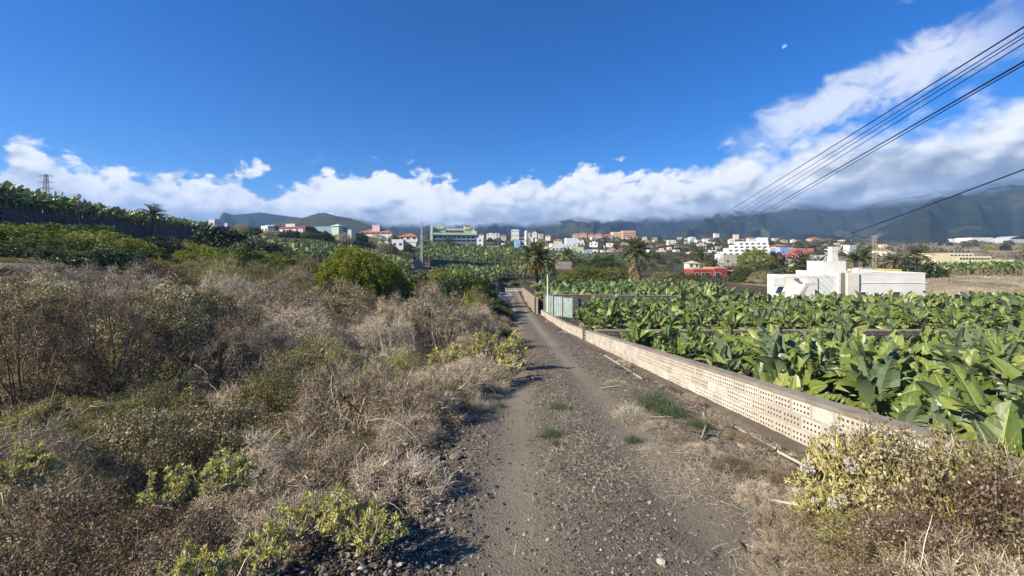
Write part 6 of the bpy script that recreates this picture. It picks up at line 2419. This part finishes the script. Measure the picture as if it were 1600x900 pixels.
def palm(label, px, py_top, d, L, base_py=None, trunk_r=.32, skirt=0, orange=0, n=46, th=None, lean=0):
    x = (px - 800) / FPX * d
    ztop = EYE - (py_top - 400) / FPX * d
    zb = gz(x, d) - .2
    ch_ = ztop - L * .62 if th is None else zb + th
    H = max(ch_ - zb, .8)
    t = thing('palm_tree', label, 'palm tree', (x, d, zb))
    MB().tubes([(0, 0, -.3), (lean * .5, 0, H * .5), (lean, 0, H)], trunk_r, sides=10, taper=.85).obj('trunk', [M_PALMTR], t, True)
    b = MB()
    for k in range(n):
        f = k / n
        frond(b, (lean, 0, H - .1), k * 2.4 + rng.normal() * .2, L * rng.uniform(.85, 1.08), R(84 - 92 * f) + rng.normal() * .08, R(48 + 32 * f), 0)
    b.obj('crown', [M_FROND], t)
    if skirt:
        b = MB()
        for k in range(skirt):
            frond(b, (lean, 0, H - .25 - rng.random() * H * .62), k * 2.4, L * rng.uniform(.55, .85), R(-35 + rng.normal() * 12), R(50), 0, 14)
        b.obj('dead_fronds', [M_FRONDDRY], t)
    if orange:
        b = MB()
        for k in range(orange):
            frond(b, (lean, 0, H - .15), k * 2.4, L * .62, R(-5 - 50 * rng.random()), R(40), 0, 14, .36)
        b.obj('orange_fruit_stalks', [M_ORANGE], t)
    return t


palm('tall palm with a thick skirt of dead fronds beside the green mound', 993, 376, 94, 4.1, skirt=80, n=62, trunk_r=.5)
palm('palm with glowing orange fruit stalks under its crown beside the slim concrete post', 838, 383, 82, 4.8, orange=36, n=64, trunk_r=.4)
palm('low bushy palm at the left corner behind the white farm building', 1228, 420, 78, 3.6, n=44)
palm('broad dense palm right behind the low wing of the white farm building', 1266, 406, 80, 5.2, n=56)
palm('palm rising above the broad one, below the red villa', 1256, 396, 96, 3.6, n=40)
palm('dark palm left of the lattice pole, behind the white farm building', 1350, 388, 120, 4.2, n=46)
palm('second dark palm just left of the lattice pole', 1336, 394, 112, 3.6, n=40)
palm('palm with orange brown dead fronds behind the roof of the farm building', 1397, 396, 120, 3.8, skirt=26, orange=12, n=40)
palm('slim palm standing highest above the dark round bush', 1432, 386, 125, 4.2, n=42)
palm('slender palm in front of the cream house wall, above the red house', 1096, 392, 170, 4.2, n=38)
palm('shorter palm right of the slender one above the red house', 1117, 405, 165, 3.8, n=38)
palm('small pale palm in front of the pale green house', 887, 388, 170, 4.4, n=38)
palm('wide palm at the foot of the green apartment building', 703, 372, 235, 6.5, n=42)
palm('palm crown on the skyline above the left banana terrace', 239, 322, 92, 2.9, n=40)

# ================================================================== TREES AND BUSHES ON THE FAR SLOPE
for (px, pt, d_, w_, k) in [(398, 357, 165, 26, 'dark'), (425, 360, 163, 30, 'olive'), (455, 361, 160, 34, 'dark'), (482, 361, 160, 24, 'green'), (505, 363, 162, 30, 'dark'), (535, 365, 165, 34, 'olive'), (560, 365, 200, 30, 'dark'), (590, 366, 200, 30, 'olive'),
                            (615, 366, 205, 22, 'green'), (376, 352, 180, 30, 'olive'), (350, 355, 185, 30, 'dark'), (640, 384, 196, 20, 'dark'), (612, 384, 190, 20, 'green'), (600, 380, 175, 26, 'olive')]:
    x = (px - 800) / FPX * d_
    px_plant(k, px, pt, d_, w_ / 2 / FPX * d_)
TREES = [clump_bush('far_tree_mesh', 1.0, 1.0, 110, 16, m_, .17, .10, base=.35) for m_ in (M_GREEN, M_DARKG, M_DARKG, M_GREEN, M_OLIVE)]


def tree(name, px, py_top, py_base, d, wpx, k, label, group=None):
    p = at(px, py_base, d)
    t = thing(name, label, 'tree', tuple(p), random.random() * 6, group)
    r = wpx / 2 / FPX * d
    hh = (py_base - py_top) / FPX * d
    t.scale = (r / 1.05, r / 1.05, hh / 1.36)
    cm, tm = TREES[k]
    link('crown', cm, t)
    link('trunk', tm, t)
    return t


bm1, bt1 = clump_bush('round_tree_mesh', 1.0, 1.0, 420, 30, M_LIME, .07, .04, base=.3, sz=.8)
t = thing('round_tree', 'wide rounded yellowish green tree in front of the white terraced building', 'tree', tuple(at(1181, 421, 190)), 0)
t.scale = (24 / FPX * 190,) * 2 + (33 / FPX * 190 / 1.3,)
link('crown', bm1, t)
link('trunk', bt1, t)
tree('dark_tree', 1212, 396, 421, 200, 30, 1, 'dark tree merging with the right flank of the wide rounded tree')
tree('round_bush', 1434, 403, 433, 88, 46, 1, 'dark dense round bush behind the corner of the farm building')
tree('round_bush', 1462, 418, 434, 86, 30, 1, 'lower dark bush at the side of the dense round bush')
bm2, bt2 = clump_bush('mound_bush_mesh', 1.0, 1.0, 420, 34, M_LIME, .06, .03, sz=.7)
for (px, pyt, pyb, d_, w, lab) in [(915, 415, 437, 112, 60, 'broad yellow green bush mound with rusty lower leaves behind the banana plot, its larger part'), (958, 418, 437, 110, 60, 'yellow green bush mound left of the tall skirted palm'), (940, 402, 425, 130, 70, 'olive brown bush hump on top of the yellow green mound'), (885, 424, 437, 112, 30, 'low green bush at the near end of the yellow green mound')]:
    t = thing('mound_bush', lab, 'bush', tuple(at(px, pyb, d_)), px)
    t.scale = (w / 2 / FPX * d_, w / 2.6 / FPX * d_, (pyb - pyt) / FPX * d_)
    link('crown', bm2 if pyt != 402 else GRN[0][0], t)
    link('trunk', bt2, t)
for (px, pyt, pyb, d_, w, lab) in [(1040, 424, 440, 118, 60, 'brownish hedge bush in front of the red house, left part'), (1160, 420, 438, 120, 50, 'brownish bush between the red house and the farm building'), (1065, 428, 440, 112, 60, 'low dark hedge bush under the red house'), (1190, 424, 440, 112, 40, 'dry brown bush by the corner of the farm building')]:
    t = thing('hedge_bush', lab, 'bush', tuple(at(px, pyb, d_)), px)
    t.scale = (w / 2 / FPX * d_, w / 3 / FPX * d_, (pyb - pyt) / FPX * d_)
    link('crown', OLVF[0] if pyt == 424 else GRN[1][0], t)
# scattered trees and bushes between the houses
TG = 'trees scattered between the houses on the far slope'
MH = 'tiny pale houses crowded along the far slope'
n_m, tries = 0, 0
boxes = [(a, yt, c, yb) for (a, yt, c, yb, d_) in W_H]
while n_m < 105 and tries < 4000:
    tries += 1
    px = random.uniform(765, 1330) if n_m < 85 else random.uniform(560, 765)
    d_ = random.uniform(300, 720)
    x = (px - 800) / FPX * d_
    pyb = 400 - (gz(x, d_) - EYE) / d_ * FPX
    w_ = random.uniform(5, 12)
    hp_ = random.uniform(2.6, 4.6)
    if pyb > 402 or pyb < 366 or (660 < px < 760) or (px < 660 and pyb > 376) or (1125 < px < 1285 and pyb > 378):
        continue
    if any(px + w_ / 2 + 1 > a and px - w_ / 2 - 1 < c and pyb - hp_ - 1 < yb and pyb + .5 > yt for a, yt, c, yb in boxes):
        continue
    boxes.append((px - w_ / 2, pyb - hp_, px + w_ / 2, pyb))
    n_m += 1
    simple('pale_house', 'tiny pale house in the crowded band of houses on the far slope', px - w_ / 2, px + w_ / 2, pyb - hp_, pyb, d_, random.choice([W1, W1, W1, (.70, .66, .58), (.62, .46, .36), (.72, .62, .42), (.60, .52, .48)]),
           random.choice(['hip', 'flat', 'flat']), 1 if w_ < 8 else 2, rz=R(random.uniform(-20, 20)), group=MH)
n_t = 0
hp = [(a, yt, c, yb) for (a, yt, c, yb, d_) in W_H]
while n_t < 255:
    d_ = random.uniform(185, 620)
    px = random.uniform(640, 1320) if n_t < 215 else random.uniform(1240, 1600)
    x = (px - 800) / FPX * d_
    zb = gz(x, d_)
    pyb = 400 - (zb - EYE) / FPX ** 0 * FPX / d_
    pyt = pyb - random.uniform(5, 9) * (330 / d_) ** .5
    if pyb > 424 or pyt < 361:
        continue
    if 665 < px < 765 and pyb < 392 or (px < 900 and pyb > 396):
        continue
    if 1120 < px < 1290 and pyt < 415 and d_ < 270:
        continue
    if px > 1300 and random.random() < .55:
        continue
    if any(a - 2 < px < c + 2 and yt - 1 < (pyt + pyb) / 2 < yb + 3 for a, yt, c, yb in hp):
        continue
    n_t += 1
    tree('tree', px, pyt, pyb + 1, d_, random.uniform(6, 13) * (330 / d_) ** .5, random.randrange(5), 'small tree between the houses of the far slope', TG)

# low scrub that covers the far slope, one mass
fs = MB()
n = 9000
d = 115 + 700 * rng.random(n) ** 1.3
px = rng.uniform(290, 1720, n)
x = (px - 800) / FPX * d
z = ground_z(x, d)
pyb = 400 - (z - EYE) / d * FPX
thin = np.clip((px - 1250) / 200, 0, 1)
ok = (rng.random(n) > thin * .62) & ~((px > 640) & (px < 905) & (d < 262)) & ~((px > 1440) & (d < 135)) & ~((px < 640) & (d < 165)) & (fbm(x / 40, d / 40, 3, 91) > -.18)
x, d, z = x[ok], d[ok], z[ok]
n = len(x)
per = 16
s_ = np.repeat(rng.uniform(.6, 1.5, n) * (.7 + d / 380), per)
o = rng.normal(size=(n * per, 3)) * np.array([.9, .9, .42]) * s_[:, None]
o[:, 2] = np.abs(o[:, 2])
P = np.stack([x, d, z], 1)
fs.leaves(np.repeat(P, per, 0) + o, rng.normal(size=(n * per, 3)), .62 * s_, .42 * s_, 0, np.clip(np.repeat(rng.random(n), per) + rng.normal(size=n * per) * .1, 0, 1))
M_FSCRUB = leaf_mat('far_scrub', [(0.020, 0.032, 0.012), (0.04, 0.052, 0.02), (0.075, 0.075, 0.032), (0.13, 0.105, 0.06)], .8, .1, .1)
stuff(fs.obj('far_undergrowth', [M_FSCRUB]), 'low dark scrub covering the far slope between the houses', 'undergrowth')

# dry grass on the bank right of the farm building
dg = MB()
n = 16000
d = rng.uniform(57, 88, n)
px = rng.uniform(1425, 1760, n)
x = (px - 800) / FPX * d
z = ground_z(x, d)
k = fbm(x / 4, d / 2.2, 3, 55)
ok = k > -.22
x, d, z, k = x[ok], d[ok], z[ok], k[ok]
n = len(x)
dg.ribbons(twig_paths(n, np.stack([x, d, z - .02], 1), unit(rng.normal(size=(n, 3)) * .5 + np.array([0, 0, 1])), rng.uniform(.15, .5, n), 3, .3, .1), .05, 0, np.clip(k * .9 + .35 + rng.random(n) * .35, 0, 1))
stuff(dg.obj('bank_grass', [leaf_mat('bank_straw', [(.11, .075, .045), (.24, .175, .11), (.42, .34, .21), (.58, .50, .34)], .9, .1, .1)]), 'brown and straw coloured dry grass on the bank beyond the farm building', 'dry grass')

# ================================================================== CABLES
M_CABLE = plain('cable_black', (0.02, 0.02, 0.022), .6)


def cable(label, a, c, sag, r, group=None, n=48):
    a, c = np.array(a), np.array(c)
    t = np.linspace(0, 1, n)[:, None]
    # samples crowd at the near end
    t = t ** 2.2
    P = a + (c - a) * t
    P[:, 2] -= sag * 4 * (t * (1 - t))[:, 0]
    o = MB().tubes(P - a, r, sides=6, taper=1).obj('power_cable', [M_CABLE], loc=tuple(a), smooth=True)
    return tag(o, label, 'cable', group)


near_x = 14.0
for (pyn, pxf, pyf, r, lab) in [(42, 1068, 374, .022, 'topmost of the thin black cables crossing the sky'), (52, 1084, 373, .015, 'second black cable from the top of the bundle'), (58, 1096, 372.5, .015, 'third black cable from the top, close under the second'),
                               (68, 1108, 372, .015, 'fourth black cable, lowest of the upper bundle'), (96, 1120, 372.5, .025, 'thick black cable below the bundle of four'), (101, 1132, 371, .017, 'black cable running close under the thick one')]:
    f_ = at(pxf, pyf, 220)
    nn = at(1600, pyn, 11.0)
    dirv = nn - f_
    a = nn + dirv * 0.055
    cable(lab, a, f_, 0.0, r)
a = at(1600, 234, 16)
f_ = at(1128, 404, 210)
dirv = a - f_
cable('single sagging black cable crossing low above the farm building', a + dirv * .06, f_, 3.6, .026)
# the poles they run to
for (px, d_, pyt, lab) in [(1068, 220, 371, 'distant wooden pole that carries the upper cables, first of the pair'), (1124, 220, 369.5, 'distant wooden pole that carries the thick cables, second of the pair'), (1128, 210, 403, 'wooden pole at the stone house that carries the single cable')]:
    p = at(px, pyt, d_)
    zb = gz(p[0], p[1])
    b = MB().tubes([(0, 0, 0), (0, 0, p[2] - zb + .3)], .16, sides=6, taper=.7)
    if d_ == 400:
        b.box((0, 0, p[2] - zb - .2), (30 if px == 1068 else 12, .2, .2)) if False else b.box((0, 0, p[2] - zb - .2), (3.0, .2, .2))
    tag(b.obj('cable_pole', [plain('pole_wood', (.10, .08, .06), .9)], loc=(p[0], p[1], zb)), lab, 'pole')

# ================================================================== CAR, JUNK, BARRIER, MOON
def car():
    d_ = 70.0
    x = -1.75
    z = float(ground_z(np.array([x]), np.array([d_]))[0]) + .05
    t = thing('parked_car', 'silver hatchback parked on the scrub side far down the track', 'car', (x - .1, d_, z), R(200))
    pr = [(-2.0, .35), (-2.02, .75), (-1.75, .95), (-1.35, 1.35), (.1, 1.45), (.65, 1.35), (1.1, .98), (1.85, .85), (2.0, .6), (1.98, .32)]
    V = []
    for (a, c) in pr:
        w = .84 if c < 1.0 else .68
        V += [(a, -w, c), (a, w, c)]
    n = len(pr)
    me = bm_quads(V, [(2 * i, 2 * ((i + 1) % n), 2 * ((i + 1) % n) + 1, 2 * i + 1) for i in range(n)] + [])
    import bmesh
    bm = bmesh.new()
    bm.from_mesh(me)
    bm.verts.ensure_lookup_table()
    bm.faces.new([bm.verts[2 * i] for i in range(n)])
    bm.faces.new([bm.verts[2 * i + 1] for i in reversed(range(n))])
    bmesh.ops.recalc_face_normals(bm, faces=bm.faces)
    bmesh.ops.bevel(bm, geom=bm.edges[:], offset=.05, segments=2, affect='EDGES')
    bm.to_mesh(me)
    bm.free()
    me.materials.append(plain('silver_paint', (.50, .50, .49), .45, .03, 1, .4, metal=.0))
    link('body', me, t)
    for s in (-1, 1):
        MB().add([(-1.25, s * .80, .98), (.95, s * .80, .98), (.5, s * .715, 1.3), (-1.1, s * .715, 1.3)], [(0, 1, 2, 3)]).obj('side_window', [M_GLASS], t)
        for wx in (-1.25, 1.25):
            wb = MB().tubes([(wx, s * .70, .32), (wx, s * .90, .32)], .32, sides=16, taper=1)
            wo = wb.obj('wheel', [M_DARKMETAL], t)
            MB().tubes([(wx, s * .885, .32), (wx, s * .915, .32)], .19, sides=12, taper=.8).obj('rim', [paint((.5, .5, .5))], wo)
        MB().box((-2.02, s * .6, .72), (.06, .28, .14)).obj('tail_light', [paint((.35, .03, .02))], t)
        MB().box((1.93, s * .6, .68), (.12, .28, .12)).obj('headlight', [paint((.7, .7, .7))], t)
    MB().add([(-1.83, -.66, .99), (-1.83, .66, .99), (-1.44, .58, 1.3), (-1.44, -.58, 1.3)], [(0, 1, 2, 3)]).obj('rear_window', [M_GLASS], t)
    MB().add([(1.13, -.66, 1.0), (1.13, .66, 1.0), (.72, .58, 1.33), (.72, -.58, 1.33)], [(0, 1, 2, 3)]).obj('windscreen', [M_GLASS], t)


car()
# barrier across the end of the track
t = thing('track_barrier', 'low white barrier rail between short posts across the far end of the track', 'barrier', (-1.5, 99, z_road(99)))
for s in (0, 2.3, 4.2):
    MB().box((s, 0, .5), (.25, .25, 1.3)).obj('post', [M_BLOCK], t)
MB().box((2.1, -.16, .85), (4.4, .06, .14)).obj('rail', [paint(W1)], t)
MB().box((2.1, -.16, .45), (4.4, .06, .14)).obj('rail', [paint(W1)], t)
# heap of cut stumps and rubble below the car
for i, (px, py, s) in enumerate([(783, 483, .35), (788, 487, .3), (793, 490, .32), (786, 492, .26), (795, 484, .22)]):
    x, d_ = on_track(px, py)
    b = MB()
    stones(b, np.zeros((1, 3)), np.array([s]), CS4, rough=.08)
    tag(b.obj('boulder', [M_PEB], loc=(x, d_, float(road_z(np.array([x]), np.array([d_]))[0]) + s * .3)), 'dark boulder in the small heap at the scrub edge below the parked car', 'boulder', 'boulders heaped below the parked car')

# the day moon: the lit part of its disc
md = 9000.0
mp_ = at(1226, 73, 1.0)
mdir = unit(np.array([mp_[0], mp_[1], mp_[2] - EYE]))
mc = mdir * md + np.array([0, 0, EYE])
mr = md * math.radians(.235)
up = unit(np.array(SUN_DIR) - mdir * float(np.dot(np.array(SUN_DIR), mdir)))
sdv = np.cross(mdir, up)
b = MB()
V, Q = [], []
na_, nr_ = 20, 5
for i in range(na_ + 1):
    a = -math.pi / 2 + math.pi * i / na_
    for j in range(nr_ + 1):
        f = j / nr_
        lim = math.cos(a)
        xx = lim * (-.42 + 1.42 * f)
        yy_ = math.sin(a)
        zz = math.sqrt(max(0, 1 - xx * xx - yy_ * yy_))
        V.append((up * xx + sdv * yy_ - mdir * zz) * mr)
for i in range(na_):
    for j in range(nr_):
        o_ = i * (nr_ + 1) + j
        Q.append((o_, o_ + 1, o_ + nr_ + 2, o_ + nr_ + 1))
mm = bpy.data.materials.new('moon_light')
mm.use_nodes = True
T = NT(mm.node_tree)
T.n.clear()
em = T.node('ShaderNodeEmission')
tc = T.node('ShaderNodeTexCoord')
T.l.new(T.ramp(T.noise(tc.outputs['Object'], 0.02, 4), [(.35, (.10, .25, .60)), (.62, (.24, .40, .74))]), em.inputs['Color'])
om = T.node('ShaderNodeOutputMaterial')
T.l.new(em.outputs[0], om.inputs['Surface'])
mo = b.add(V, Q).obj('moon', [mm], loc=tuple(mc))
tag(mo, 'pale gibbous day moon in the deep blue sky', 'moon')
print('objects', len(bpy.data.objects))
